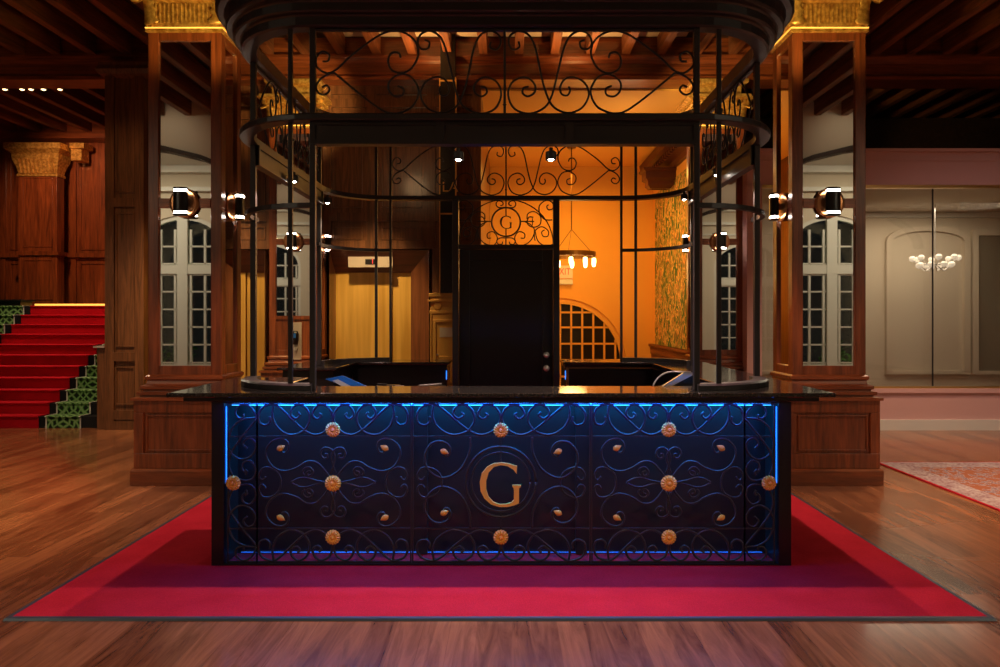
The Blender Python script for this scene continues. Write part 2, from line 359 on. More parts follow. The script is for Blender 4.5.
def panelled(mb, x0, x1, y, z0, z1, cols, rows, fw=0.10, d=0.035, inner=True):
    """raised stiles and rails in front (towards -Y) of a flat board at y; rows: list of z splits, cols: x splits"""
    mb.box(x0, x1, y, y+0.12, z0, z1)
    xs = [x0]+list(cols)+[x1]; zs = [z0]+list(rows)+[z1]
    for x in xs:
        a = max(x-fw/2, x0); b = min(x+fw/2, x1)
        if x == x0: a, b = x0, x0+fw
        if x == x1: a, b = x1-fw, x1
        mb.box(a, b, y-d, y, z0, z1)
    for z in zs:
        a, b = z-fw/2, z+fw/2
        if z == z0: a, b = z0, z0+fw
        if z == z1: a, b = z1-fw, z1
        for i in range(len(xs)-1):
            xa = xs[i] + (fw if i == 0 else fw/2); xb = xs[i+1] - (fw if i == len(xs)-2 else fw/2)
            mb.box(xa, xb, y-d, y, a, b)
    if inner:
        for i in range(len(xs)-1):
            for j in range(len(zs)-1):
                xa, xb = xs[i]+fw*1.1, xs[i+1]-fw*1.1; za, zb = zs[j]+fw*1.1, zs[j+1]-fw*1.1
                t = 0.018
                if xb-xa > 0.1 and zb-za > 0.1:
                    for (p, q, r_, s_) in ((xa, xa+t, za, zb), (xb-t, xb, za, zb), (xa+t, xb-t, za, za+t), (xa+t, xb-t, zb-t, zb)):
                        mb.box(p, q, y-d*0.55, y, r_, s_)
    return mb
# pier beside the stairs
pier = MB(); panelled(pier, -5.38, -4.86, 9.41, 0, 4.90, [], [0.20, 0.98, 3.05], 0.12)
pier.box(-5.38, -5.22, 9.53, 13.8, 0, 4.74); pier.sweep(rectpath(-5.38, -4.86, 9.41, 9.50), [(0, 4.72), (0.07, 4.76), (0.10, 4.82), (0.07, 4.88), (0.07, 4.92), (0, 4.92)])
struct('wall_pier', pier, 'oak')
# elevator wall (openings at both elevators)
YE = 9.86
E1 = (-2.45, -1.37); E2 = (-4.55, -3.47); EH = 2.15
mb = MB()
Zt = 4.76
mb.box(-5.2, -4.86, YE, YE+0.12, 0, Zt)
panelled(mb, -4.86, -3.26, YE, 2.47, Zt, [-4.1], [2.92, 4.35], 0.12)
panelled(mb, -2.58, -0.36, YE, 2.47, Zt, [-1.90, -1.06], [2.92, 4.52], 0.12)
mb.box(-1.05, -0.36, YE-0.02, YE+0.12, 0, 2.47)
mb.box(-0.48, -0.36, YE+0.12, 15, 0, Zt)
struct('wall_elevator', mb, 'oak')
# stair alcove back wall
mb = MB(); panelled(mb, -12, -5.3, 13.9, 0, Z_DECK, [-11, -10.0, -8.6, -7.7, -6.6], [2.72], 0.12)
mb.box(-12, -5.3, 13.82, 13.9, 2.70, 2.78)
struct('wall_alcove', mb, 'wood')
struct('trim_alcove', MB().box(-11.9, -5.32, 13.55, 13.86, 4.98, 5.34), 'wood_x')
# lobby walls and ceiling
struct('wall_lobby', MB().box(-0.42, 3.2, 15.0, 15.15, 0, 5.3), 'orange')
struct('ceiling_lobby', MB().box(-0.36, 3.13, 9.96, 15.0, 4.735, 4.76), 'orange')
mb = MB().box(3.13, 3.25, 10.08, 15.0, 0.0, 4.75)
struct('wall_papered', mb, 'orange')
struct('trim_wallpaper', MB().box(3.118, 3.13, 10.35, 14.75, 0.95, 4.10), 'wallpaper')
mb = MB().box(3.07, 3.13, 10.35, 15.0, 0.74, 0.95); mb.box(3.03, 3.13, 10.35, 15.0, 0.90, 0.95); mb.box(3.09, 3.13, 10.35, 15, 0, 0.74)
struct('trim_dado', mb, 'wood_y')
mb = MB()
mb.prism([(3.13, 4.28), (3.05, 4.28), (3.03, 4.36), (2.92, 4.40), (2.90, 4.48), (2.78, 4.52), (2.76, 4.66), (3.13, 4.66)], 10.3, 14.6, 'xz')
for q in range(26): mb.box(2.86, 2.92, 10.4+q*0.16, 10.47+q*0.16, 4.41, 4.48)
struct('trim_cornice', mb, 'redwood')

# ------------------------------------------------------------------ right-hand gallery with glazed screen
YG = 9.37
mb = MB()
mb.box(3.22, 12, YG, YG+0.18, 0.14, 0.50); mb.box(3.22, 12, YG-0.03, YG+0.2, 0.50, 0.56)
mb.box(3.22, 12, YG, YG+0.18, 3.28, 3.76); mb.box(3.22, 12, YG-0.05, YG, 3.72, 3.76); mb.box(3.22, 12, YG-0.02, YG, 3.60, 3.64)
mb.box(3.22, 3.42, YG, YG+0.18, 0.5, 3.3)
struct('wall_gallery', mb, 'pink')
struct('baseboard_gallery', MB().box(3.22, 12, YG-0.03, YG+0.02, 0, 0.14), 'white')
win = struct('window_1', MB().box(3.42, 12, YG-0.015, YG+0.03, 3.24, 3.28).box(3.42, 12, YG-0.015, YG+0.03, 0.56, 0.585), 'brass')
for i, (a, b) in enumerate(((3.43, 3.60), (3.61, 5.735), (5.745, 7.86), (7.87, 9.98), (9.99, 11.98))):
    struct('pane', MB().box(a, b, YG+0.05, YG+0.062, 0.585, 3.24), 'glass', win)
    if i: struct('mullion', MB().box(a-0.012, a-0.002, YG+0.045, YG+0.067, 0.585, 3.24), 'metal', win)
GB = 12.6
mb = MB(); mb.box(3.25, 12, GB, GB+0.15, 0, 3.4)
struct('wall_gallery_back', mb, 'cream')
struct('ceiling_gallery', MB().box(3.26, 12, YG+0.18, GB, 3.4, 3.5), 'cream')
struct('wall_gallery_top', MB().box(3.22, 12, GB, GB+0.1, 3.5, 5.1), 'deck')
def recess(n, x0, x1, z0, z1, arch=0.0, mid='cream'):
    mb = MB(); fw = 0.10
    mb.box(x0-fw, x0, GB-0.07, GB, z0, z1); mb.box(x1, x1+fw, GB-0.07, GB, z0, z1)
    if arch:
        c = (x0+x1)/2; h = (x1-x0)/2; top = [(c+h*math.cos(t*PI/10), z1+arch*math.sin(t*PI/10)) for t in range(11)]
        out = [(c+(h+fw)*math.cos(t*PI/10), z1+(arch+fw)*math.sin(t*PI/10)) for t in range(10, -1, -1)]
        mb.prism(top+out, GB-0.07, GB, 'xz')
    else: mb.box(x0-fw, x1+fw, GB-0.07, GB, z1, z1+fw)
    mb.box(x0-fw, x1+fw, GB-0.06, GB, z0-0.06, z0)
    struct('trim_%d' % n, mb, 'cream')
recess(1, 6.9, 8.2, 0.55, 2.88, 0.18); recess(2, 8.45, 9.6, 0.55, 2.98); recess(3, 4.4, 6.3, 0.55, 2.88, 0.18)
struct('door_1', MB().box(8.45, 9.6, GB-0.03, GB, 0.55, 2.98), mat('olive_grey_door', (0.20, 0.17, 0.12), 0.6))
mb = MB().box(3.26, 12, GB-0.05, GB, 0.0, 0.16).box(3.26, 12, GB-0.09, GB, 3.30, 3.4)
struct('trim_4', mb, 'white')

# ------------------------------------------------------------------ room behind the camera
def archpts(c, h, z, rise, n=14, rev=False):
    p = [(c+h*math.cos(PI*t/n), z+rise*math.sin(PI*t/n)) for t in range(n+1)]
    return p[::-1] if rev else p
mb = MB(); 
def arched_wall(mb, x0, x1, z1, y0, y1, c, h, zs, rise, zb):
    # wall piece from x0..x1 with an arched opening (springing zs) reaching down to zb
    mb.box(x0, c-h, y0, y1, zb, z1); mb.box(c+h, x1, y0, y1, zb, z1)
    pts = archpts(c, h, zs, rise)
    mb.box(c-h, c-h, y0, y1, zs, z1)
    for (a, b) in zip(pts[:-1], pts[1:]):
        mb.prism([a, b, (b[0], z1), (a[0], z1)], y0, y1, 'xz')
for c in (-7.6, 0, 7.6): arched_wall(mb, c-3.8, c+3.8, Z_DECK, 0.0, 0.28, c, 3.45, 3.35, 1.35, 0)
mb.box(-12, -11.4, 0.0, 0.28, 0, Z_DECK); mb.box(11.4, 12, 0.0, 0.28, 0, Z_DECK)
struct('wall_arcade', mb, 'cream')
mb = MB()
for c in (-7.6, 0, 7.6):
    a = archpts(c, 3.45, 3.35, 1.35); b = archpts(c, 3.36, 3.35, 1.27, rev=True)
    mb.prism(a+b, -0.02, 0.31, 'xz')
struct('trim_5', mb, 'deck')
mb = MB(); 
for c in (-8.25, 0, 8.25): 
    arched_wall(mb, c-4.125, c+4.125, Z_DECK, -5.2, -5.0, c, 1.1, 3.3, 0.8, 0)
struct('wall_rear', mb, 'cream')
struct('trim_6', MB().box(-12, 12, -5.0, -4.85, 4.7, 4.8).box(-12, 12, -5.0, -4.75, 5.15, 5.36).box(-12, 12, -5, -4.95, 4.35, 4.4), 'white')
struct('ceiling_rear', MB().box(-12, 12, -5.0, 0.0, 5.32, 5.355), 'white')
for wi, c in enumerate((-8.25, 0, 8.25)):
    mb = MB(); y0, y1 = -5.12, -5.04
    mb.box(c-0.13, c+0.13, y0, y1+0.04, 0, 4.1); mb.box(c-1.1, c+1.1, y0, y1+0.03, 2.62, 2.85)
    mb.box(c-1.1, c-1.0, y0, y1, 0, 3.3); mb.box(c+1.0, c+1.1, y0, y1, 0, 3.3); mb.box(c-1.1, c+1.1, y0, y1, 0, 0.32)
    a = archpts(c, 1.1, 3.3, 0.8); b = archpts(c, 1.0, 3.3, 0.7, rev=True); mb.prism(a+b, y0, y1, 'xz')
    f = struct('window_%d' % (wi+2), mb, 'white')
    for s in (-1, 1):
        for xo in (0.17, 0.93): mb = MB()
        gb = MB(); t = 0.018
        for xo in (0.20, 0.56, 0.94): gb.box(c+s*xo-t*1.5, c+s*xo+t*1.5, y0+0.02, y1, 0.32, 3.75 if xo < 0.9 else 3.35)
        for z in (0.36, 0.82, 1.27, 1.72, 2.17, 2.60, 2.88, 3.32): gb.box(c+s*0.13, c+s*1.0, y0+0.02, y1, z-t, z+t)
        struct('glazing_bar', gb, 'white', f)
        struct('pane', MB().box(c+s*0.13, c+s*1.0, y0+0.03, y0+0.036, 0.32, 3.9), 'nightglass', f)
# yard shrubs outside the rear windows
def shrub(x, y, lab):
    mb = MB()
    for q in range(120):
        a = random.random()*2*PI; e = random.random()*PI*0.5; rr = 0.25+0.35*random.random()
        px, py, pz = x+rr*math.cos(a)*math.cos(e), y+0.7*rr*math.sin(a)*math.cos(e), 0.1+rr*1.5*math.sin(e)+0.1
        u = Vector((random.uniform(-1,1), random.uniform(-1,1), random.uniform(-1,1))).normalized()*0.13
        v = u.orthogonal().normalized()*0.045
        p = Vector((px, py, pz)); mb.add([p-u, p+v, p+u, p-v], [(0,1,2,3)])
    o = mb.build('garden_shrub', 'leaf'); o.location.z = 0; tag(o, lab, 'shrub')
struct('ground_1', MB().box(-12, 12, -9, -5.2, -0.1, 0), 'leaf')
shrub(8.9, -6.3, 'green shrub outside the rear window, mirrored in the right front column')
shrub(-8.9, -6.3, 'green shrub outside the rear window, mirrored in the left front column')

# ================================================================== COLUMNS
CH = 0.334; CX = 2.918; CD = 0.47
def make_column(x, yf, label):
    t = empty('mirrored_column', (x, yf+CD/2, 0), label, 'column')
    x0, x1, y0, y1 = x-CH, x+CH, yf, yf+CD
    # pedestal
    e = 0.085; px0, px1, py0, py1 = x0-e, x1+e, y0-e, y1+e
    mb = MB().box(px0+0.02, px1-0.02, py0+0.02, py1-0.02, 0, 0.76)
    fw = 0.085
    for z0, z1 in ((0.15, 0.285), (0.65, 0.76)): mb.sweep(rectpath(px0+0.02, px1-0.02, py0+0.02, py1-0.02), [(0,z0),(0.02,z0),(0.02,z1),(0,z1)])
    for (cx, cy) in ((px0,py0),(px1,py0),(px1,py1),(px0,py1)):
        sx = 1 if cx == px0 else -1; sy = 1 if cy == py0 else -1
        mb.box(cx, cx+sx*fw, cy, cy+sy*fw, 0.285, 0.65)
    q = 0.012
    for (a, b) in ((px0+fw, px1-fw),):
        for yy, d in ((py0+0.02, -1), (py1-0.02, 1)):
            mb.box(a+0.02, a+0.035, yy, yy+d*q, 0.305, 0.63); mb.box(b-0.035, b-0.02, yy, yy+d*q, 0.305, 0.63)
            mb.box(a+0.035, b-0.035, yy, yy+d*q, 0.305, 0.32); mb.box(a+0.035, b-0.035, yy, yy+d*q, 0.615, 0.63)
    mb.build('pedestal', 'wood', t, bevel=0.004)
    MB().sweep(rectpath(px0, px1, py0, py1), [(-0.02,0),(0.022,0),(0.022,0.13),(0.006,0.15),(-0.02,0.15)]).build('plinth', 'wood_x', t, bevel=0.003)
    MB().sweep(rectpath(x0, x1, y0, y1), [(-0.05,0.76),(0.105,0.76),(0.105,0.785),(0.045,0.79),(0.045,0.80),(0.068,0.808),(0.068,0.835),(0.03,0.84),(0.03,0.85),(0.048,0.858),(0.05,0.885),(0.01,0.90),(0.004,0.93),(0.02,0.945),(0.02,0.97),(0.0,0.985),(-0.05,0.985)]).build('base_moulding', 'wood_x', t)
    # shaft: core, corner stiles, rails
    mb = MB().box(x0+0.03, x1-0.03, y0+0.03, y1-0.03, 0.95, 4.10)
    mw = 0.098
    for cx, sx in ((x0,1),(x1,-1)):
        for cy, sy in ((y0,1),(y1,-1)): mb.box(cx, cx+sx*mw, cy, cy+sy*mw, 0.98, 4.10)
    for z0, z1 in ((0.98, 1.065), (4.02, 4.10)):
        mb.box(x0+mw, x1-mw, y0, y0+0.04, z0, z1); mb.box(x0+mw, x1-mw, y1-0.04, y1, z0, z1)
        mb.box(x0, x0+0.04, y0+mw, y1-mw, z0, z1); mb.box(x1-0.04, x1, y0+mw, y1-mw, z0, z1)
    mb.build('shaft', 'wood', t, bevel=0.006)
    # bright mirror beads
    g = 0.022
    MB().box(x0+mw, x1-mw, y0+g, y0+0.03, 1.065, 4.02).build('mirror', 'mirror', t)
    MB().box(x0+mw, x1-mw, y1-0.03, y1-g, 1.065, 4.02).build('mirror', 'mirror', t)
    MB().box(x0+g, x0+0.03, y0+mw, y1-mw, 1.065, 4.02).build('mirror', 'mirror', t)
    MB().box(x1-0.03, x1-g, y0+mw, y1-mw, 1.065, 4.02).build('mirror', 'mirror', t)
    # gilded collar; a glowing strip stands in for its lip highlight
    MB().sweep(rectpath(x0, x1, y0, y1), [(-0.05,4.09),(0.0,4.09),(0.02,4.10),(0.015,4.11),(0.015,4.125),(-0.05,4.125)]).build('collar', 'gold', t)
    MB().sweep(rectpath(x0, x1, y0, y1), [(0.008,4.1255),(0.018,4.1255),(0.018,4.137),(0.008,4.137)]).build('glow_strip', 'warmglow', t)
    # capital
    mb = MB().sweep(rectpath(x0, x1, y0, y1), [(-0.06,4.1255),(-0.02,4.1255),(-0.02,4.37),(0.03,4.40),(0.06,4.42),(0.06,4.46),(0.13,4.49),(0.13,4.53),(-0.03,4.55),(-0.03,4.68),(0.03,4.70),(0.05,4.72),(0.05,4.76),(-0.06,4.76)])
    n = 15
    for i in range(n):
        xx = x0+0.06 + (x1-x0-0.12)*i/(n-1)
        for yy, d in ((y0+0.02, -1), (y1-0.02, 1)): mb.tube([(xx, yy+d*0.0, 4.19), (xx, yy+d*0.008, 4.36)], 0.011, 6)
    for i in range(9):
        yy = y0+0.07 + (y1-y0-0.14)*i/8
        for xx, d in ((x0+0.02, -1), (x1-0.02, 1)): mb.tube([(xx, yy, 4.19), (xx+d*0.008, yy, 4.36)], 0.011, 6)
    mb.build('capital', 'gold', t)
    # dentils
    mb = MB()
    for i in range(13):
        xx = x0 - 0.04 + (x1-x0+0.08)*i/12
        for yy, d in ((y0-0.01, -1), (y1+0.01, 1)): mb.box(xx-0.016, xx+0.016, yy, yy+d*0.075, 4.425, 4.465)
    for i in range(9):
        yy = y0 - 0.02 + (y1-y0+0.04)*i/8
        for xx, d in ((x0-0.01, -1), (x1+0.01, 1)): mb.box(xx, xx+d*0.075, yy-0.016, yy+0.016, 4.425, 4.465)
    mb.build('dentils', 'gold', t)
    # acanthus leaves on the corners with a curled tip
    for cx, sx in ((x0,-1),(x1,1)):
        for cy, sy in ((y0,-1),(y1,1)):
            mb = MB(); d = Vector((sx, sy, 0)).normalized(); s = Vector((-d.y, d.x, 0))
            b = Vector((cx-sx*0.01, cy-sy*0.01, 4.16)); rows = []
            for i in range(15):
                u = i/14; out = 0.02 + 0.10*u**3; z = 0.24*math.sin(min(u*1.25, 1)*PI/2)
                if u > 0.8: z -= (u-0.8)*0.28; out += (u-0.8)*0.16
                wd = 0.085*(1-0.55*u)*(1+0.22*math.sin(u*PI*9))
                for v in (-1, -0.5, 0, 0.5, 1):
                    back = -abs(v)*wd*0.9
                    rows.append(b + d*(out+back*0.8+ (0.012 if v == 0 else 0)) + s*(v*wd) + Vector((0, 0, z)))
            fs = [(i*5+j, i*5+j+1, (i+1)*5+j+1, (i+1)*5+j) for i in range(14) for j in range(4)]
            mb.add(rows, fs); mb.build('acanthus_leaf', 'gold', t, smooth=True, solidify=0.012)
            # volute
            pts = []
            for i in range(26):
                a = i/25*2.2*2*PI; r_ = 0.055*(1-0.75*i/25)
                pts.append(Vector((cx, cy, 4.46)) + d*(0.03 + r_*math.cos(a)) + Vector((0, 0, r_*math.sin(a))))
            MB().tube(pts, 0.014, 6).build('volute', 'gold', t, smooth=True)
    return t
C1Y, C2Y = 6.36, 9.58
col = make_column(-CX+0.0, C1Y, 'nearest left mirror-faced wooden column with gilded capital, left of the bar')
def col_copy(x, yf, label): 
    c = copy_tree(col, None, (x, yf+CD/2, 0)); c['label'] = label; return c
col_copy(CX+0.02, C1Y, 'nearest right mirror-faced wooden column with gilded capital, right of the bar')
colL2 = col_copy(-CX, C2Y, 'farther left mirrored column behind the cage, wood panel and wall plate below its mirror')
col_copy(CX+0.0, C2Y, 'farther right mirrored column behind the cage, full-length mirror reflecting tall windows')
mb = MB().box(-CX-0.236, -CX+0.236, C2Y+0.002, C2Y+0.022, 1.065, 1.50)
mb.box(-CX-0.236, -CX+0.236, C2Y-0.012, C2Y+0.01, 1.48, 1.53)
WORLD[colL2.name] = Vector((-CX, C2Y+CD/2, 0)); mb.build('lower_panel', 'wood', colL2)
t = empty('wall_dispenser', (-2.86, C2Y-0.02, 0.92), 'pale wall plate with black oval dispenser on the left rear column', 'dispenser')
MB().box(-2.94, -2.80, C2Y-0.022, C2Y-0.001, 0.93, 1.44).build('back_plate', 'grey', t, bevel=0.004)
mb = MB(); mb.lathe([(0.0,-0.10),(0.032,-0.09),(0.045,-0.03),(0.045,0.05),(0.034,0.09),(0.0,0.10)], (-2.875, C2Y-0.05, 1.23), 'z', 16); mb.build('housing', 'lacquer', t, smooth=True)
MB().box(-2.895, -2.855, C2Y-0.10, C2Y-0.09, 1.23, 1.29).build('window', 'blue', t)
MB().box(-2.89, -2.85, C2Y-0.07, C2Y-0.02, 1.06, 1.10).build('drip_tray', 'chrome', t)

# ------------------------------------------------------------------ wall sconces
def make_sconce(label):
    t = empty('wall_sconce', (0, 0, 2.545), label, 'wall lamp', 'sconces on the mirrored columns')
    z = 2.545
    mb = MB(); arm = [(-0.236, 0.042), (-0.12, 0.042), (-0.09, 0.06), (-0.07, 0.10), (-0.03, 0.13), (0.03, 0.13), (0.07, 0.10), (0.09, 0.06), (0.12, 0.042), (0.236, 0.042)]
    mb.prism([(x, z+h) for x, h in arm] + [(x, z-h) for x, h in reversed(arm)], -0.004, 0.018, 'xz'); mb.build('mounting_band', 'wood_x', t, bevel=0.003)
    mb = MB(); mb.lathe([(0.135,-0.004),(0.135,-0.010),(0.115,-0.018),(0.05,-0.022)], (0, 0, z), 'y', 32); mb.build('backplate', 'bronze', t, smooth=False)
    MB().box(-0.02, 0.02, -0.04, -0.015, z-0.03, z+0.03).build('arm', 'bronze', t)
    def drum(prof, name, m):
        mb = MB(); mb.lathe(prof, (0, 0, 0), 'z', 28); mb.v = [(x, y*0.62-0.078, zz) for x, y, zz in mb.v]; mb.build(name, m, t)
    drum([(0.0,z-0.088),(0.062,z-0.088),(0.065,z-0.083),(0.065,z+0.083),(0.062,z+0.088),(0.0,z+0.088)], 'drum', 'lacquer')
    for s in (-1, 1):
        za, zb = sorted((z+s*0.088, z+s*0.109)); drum([(0.0,za),(0.060,za),(0.060,zb),(0.0,zb)], 'glass_band', 'glow')
        za, zb = sorted((z+s*0.109, z+s*0.126)); drum([(0.0,za),(0.065,za),(0.065,zb),(0.0,zb)], 'end_cap', 'lacquer')
    return t
sc0 = None
side = {-1: 'left', 1: 'right'}
for (yf, row) in ((C1Y, 'nearest'), (C2Y, 'farther')):
    for s in (-1, 1):
        cx = s*CX + (0.02 if (s > 0 and row == 'nearest') else 0)
        spots = [((cx, yf, 2.545), 0, 'front', 'facing the room'), ((cx-s*CH, yf+CD/2, 2.545), -s*PI/2, 'inner side', 'facing the bar cage')]
        for (loc, rz, face, fc) in spots:
            lab = 'black drum sconce on the %s of the %s %s column, %s' % (face, row, side[s], fc)
            if sc0 is None: sc0 = make_sconce(lab); o = sc0; o.location = loc; o.rotation_euler = (0, 0, rz)
            else: o = copy_tree(sc0, None, loc, rz); o['label'] = lab

# ================================================================== CARPETS
BX = -0.02
MB().box(BX-2.43, BX+2.43, 3.49, 8.0, 0.001, 0.013).build('red_carpet', 'redcarpet')
tag(bpy.data.objects['red_carpet'], 'large red carpet lying under and around the bar', 'carpet')
MB().sweep(rectpath(BX-2.43, BX+2.43, 3.49, 8.0), [(0.001,0.001),(0.03,0.001),(0.024,0.013),(0.001,0.0135)]).build('edge_strip', 'trimmetal', bpy.data.objects['red_carpet'])
o = MB().box(3.95, 8.4, 3.6, 7.12, 0.001, 0.012).build('persian_rug', 'rug'); tag(o, 'patterned oriental rug on the wooden floor at the right edge', 'rug')
MB().sweep(rectpath(3.95, 8.4, 3.6, 7.12), [(-0.14,0.001),(0.10,0.001),(0.10,0.013),(-0.14,0.013)]).build('pale_border', 'rugborder', o)
MB().sweep(rectpath(3.85, 8.5, 3.5, 7.22), [(0.001,0.001),(0.022,0.001),(0.022,0.012),(0.001,0.012)]).build('red_binding', 'redcarpet', o)

# ================================================================== BAR
bar = empty('bar_counter', (BX, 4.4, 0.014), 'black bar counter with granite top, iron scroll front and blue lighting on red carpet', 'bar')
YF = 4.2
ZT, ZB = 1.067, 1.02
def slab(poly, parent):
    mb = MB(); mb.prism(poly, ZB+0.022, ZT, 'xy')
    cx = sum(p[0] for p in poly)/len(poly)
    return mb.build('countertop', 'granite', parent, bevel=0.006)
B = lambda x: BX+x
slab([(B(-1.93),4.03),(B(1.93),4.03),(B(1.97),7.30),(0.56,7.30),(0.56,6.85),(B(1.42),6.85),(B(1.42),4.46),(B(-1.42),4.46),(B(-1.42),5.12),(B(-1.95),5.12)], bar)
MB().prism([(B(-1.86),4.09),(B(1.86),4.09),(B(1.90),7.26),(0.58,7.26),(0.58,6.88),(B(1.45),6.88),(B(1.45),4.43),(B(-1.45),4.43),(B(-1.45),5.08),(B(-1.88),5.08)], 1.012, ZB+0.022, 'xy').build('apron', 'lacquer', bar, bevel=0.005)
# carcass
mb = MB()
mb.box(B(-1.74), B(-1.665), YF, YF+0.30, 0.014, 0.998); mb.box(B(1.665), B(1.74), YF, YF+0.30, 0.014, 0.998)
mb.box(B(-1.665), B(1.665), YF, YF+0.05, 0.988, 0.998); mb.box(B(-1.665), B(1.665), YF, YF+0.05, 0.015, 0.024)
mb.build('front_frame', 'lacquer', bar, bevel=0.002)
MB().box(B(-1.665), B(1.665), YF+0.22, YF+0.25, 0.014, 0.998).build('back_panel', 'panelgrey', bar)
MB().box(B(-1.74), B(-1.47), YF+0.30, 5.05, 0.015, 0.998).build('carcass', 'lacquer', bar)
MB().prism([(B(1.47), YF+0.30), (B(1.74), YF+0.30), (B(1.74), 7.22), (0.62, 7.22), (0.62, 6.92), (B(1.47), 6.92)], 0.015, 0.998, 'xy').build('carcass', 'lacquer', bar)
for x in (-0.50, 0.50): MB().box(B(x-0.035), B(x+0.035), YF+0.19, YF+0.22, 0.02, 0.99).build('panel_rib', 'panelgrey', bar)
MB().box(B(-1.64), B(1.64), YF+0.06, YF+0.064, 0.968, 0.984).build('blue_strip', 'led', bar)
for s in (-1, 1):
    MB().box(B(s*1.6615), B(s*1.664), YF+0.028, YF+0.038, 0.50, 0.965).build('blue_strip', 'ledside', bar)
    MB().box(B(s*1.6645), B(s*1.667), YF+0.04, YF+0.22, 0.03, 0.985).build('side_liner', 'panelgrey', bar)
MB().box(B(-1.64), B(1.64), YF+0.205, YF+0.215, 0.022, 0.027).build('blue_strip', 'ledlow', bar)
light('carpet_blue_fill', 'AREA', (BX, YF-0.06, 1.005), 10, (0.06, 0.08, 1.0), 3.3, (BX, YF-0.2, 0), size_y=0.02)  # unseen blue light added under the counter nose to tint the carpet
l = light('led_glow', 'AREA', (BX, YF+0.15, 0.992), 17, (0.0, 0.30, 1.0), 3.2, (BX, YF+0.20, 0), size_y=0.02)
l = light('led_glow', 'AREA', (BX, YF+0.055, 0.985), 11, (0.0, 0.32, 1.0), 3.2, (BX, YF-0.02, 0), size_y=0.015)
# grille in the front plane: u = photo pixels from the panel centre, 6 mm each
U = 0.006; YGR = YF+0.02
def gp(px, py): return (BX+(px-501.5)*U, YGR, 1.5-(py-318)*U)
half_top = [
 [(345,140),(350,175),(320,205),(275,190),(262,135),(285,80),(330,55),(375,50),(425,78),(520,170),(600,240),(680,277),(760,250),(812,170),(795,90),(735,52),(685,75),(665,130),(700,160),(730,132),(712,116)],
 [(375,52),(366,130),(395,210),(455,262),(520,277),(600,245),(642,170),(625,90),(565,50),(515,78),(503,125),(540,157),(572,130),(553,110)]]
half_mid = [
 [(432,372),(440,405),(470,405),(488,370),(475,325),(430,305),(370,322),(322,380),(325,450),(375,520),(460,548),(550,520),(620,478),(690,480),(745,530),(790,590)],
 [(650,545),(625,555),(630,580),(655,575),(668,548),(645,520),(610,525),(590,555),(605,580)],
 [(800,560),(826,480),(828,420),(790,376),(745,378),(725,415),(745,450),(775,445),(775,422),(758,420)],
 [(315,588),(300,610),(280,610),(266,580),(290,530),(340,520),(400,550),(425,600),(428,637)],
 [(505,630),(560,602),(620,597),(690,618),(770,632)]]
def map_panel(pts, cx, m, flip, sx=1.0):    # pts in 1/7.41 px
    out = []
    for (u, v) in pts:
        x = (u/7.41 + 222 - 332.4)*sx; y = v/7.41+398
        out.append(gp(cx + (x if not m else -x), (966.4-y) if flip else y))
    return out
def scroll(pts, parent, r=0.0075, m='metal', sub=4):
    return MB().tube(smoothpath(pts, sub), r, 6).build('scroll', m, parent, smooth=True)
def rosette(c, R, parent):
    mb = MB(); n = 48; rings = [(0.0,0.020),(0.10,0.022),(0.2,0.018),(0.32,0.012),(0.5,0.020),(0.75,0.018),(0.92,0.010),(1.0,0.0)]
    vs = []
    for (rr, h) in rings:
        for j in range(n):
            a = 2*PI*j/n; lob = abs(math.cos(a*8)); k = rr*(1 - (0.12*(1-lob) if rr > 0.4 else 0)); hh = h*(0.55+0.45*lob) if rr > 0.3 else h
            vs.append((c[0]+R*k*math.cos(a), c[1]-0.006-hh, c[2]+R*k*math.sin(a)))
    fs = [(i*n+j, i*n+(j+1)%n, (i+1)*n+(j+1)%n, (i+1)*n+j) for i in range(len(rings)-1) for j in range(n)]
    fs.append(tuple((len(rings)-1)*n+j for j in range(n)))
    return mb.add(vs, fs).build('rosette', 'brassgold', parent, smooth=False)
M['brassgold'] = mat('gilded_rosette', (0.98, 0.50, 0.08), 0.5, 0.15)
def leaf(c, ang, parent):
    mb = MB(); L_, W_ = 0.028, 0.018; d = Vector((math.cos(ang), 0, math.sin(ang))); s = Vector((-d.z, 0, d.x)); rows = []
    for i in range(9):
        u = i/8; wd = W_*math.sin(PI*u**0.75)*1.0+0.0005
        p = Vector(c) + d*(L_*(2*u-1))
        for j in range(10): a = 2*PI*j/10; rows.append(p + s*(wd*math.cos(a)) + Vector((0,1,0))*(wd*0.8*math.sin(a)-0.012))
    fs = [(i*10+j, i*10+(j+1)%10, (i+1)*10+(j+1)%10, (i+1)*10+j) for i in range(8) for j in range(10)]
    mb.add(rows, fs).build('leaf_tip', 'brassgold', parent, smooth=True)
def panel_frame(parent_bar, x0, x1, name='grille_panel', vert_inner=True):
    mb = MB()
    for y in (437, 529.5): a = gp(x0, y); b = gp(x1, y); mb.box(a[0], b[0], YGR-0.005, YGR+0.005, a[2]-0.004, a[2]+0.004)
    for x in (x0, x1): a = gp(x, 404); b = gp(x, 564); mb.box(a[0]-0.004, a[0]+0.004, YGR-0.004, YGR+0.004, b[2], a[2])
    for y in (404.5, 563): a = gp(x0, y); b = gp(x1, y); mb.box(a[0], b[0], YGR-0.005, YGR+0.005, a[2]-0.004, a[2]+0.004)
    return mb.build(name, 'metal', parent_bar)
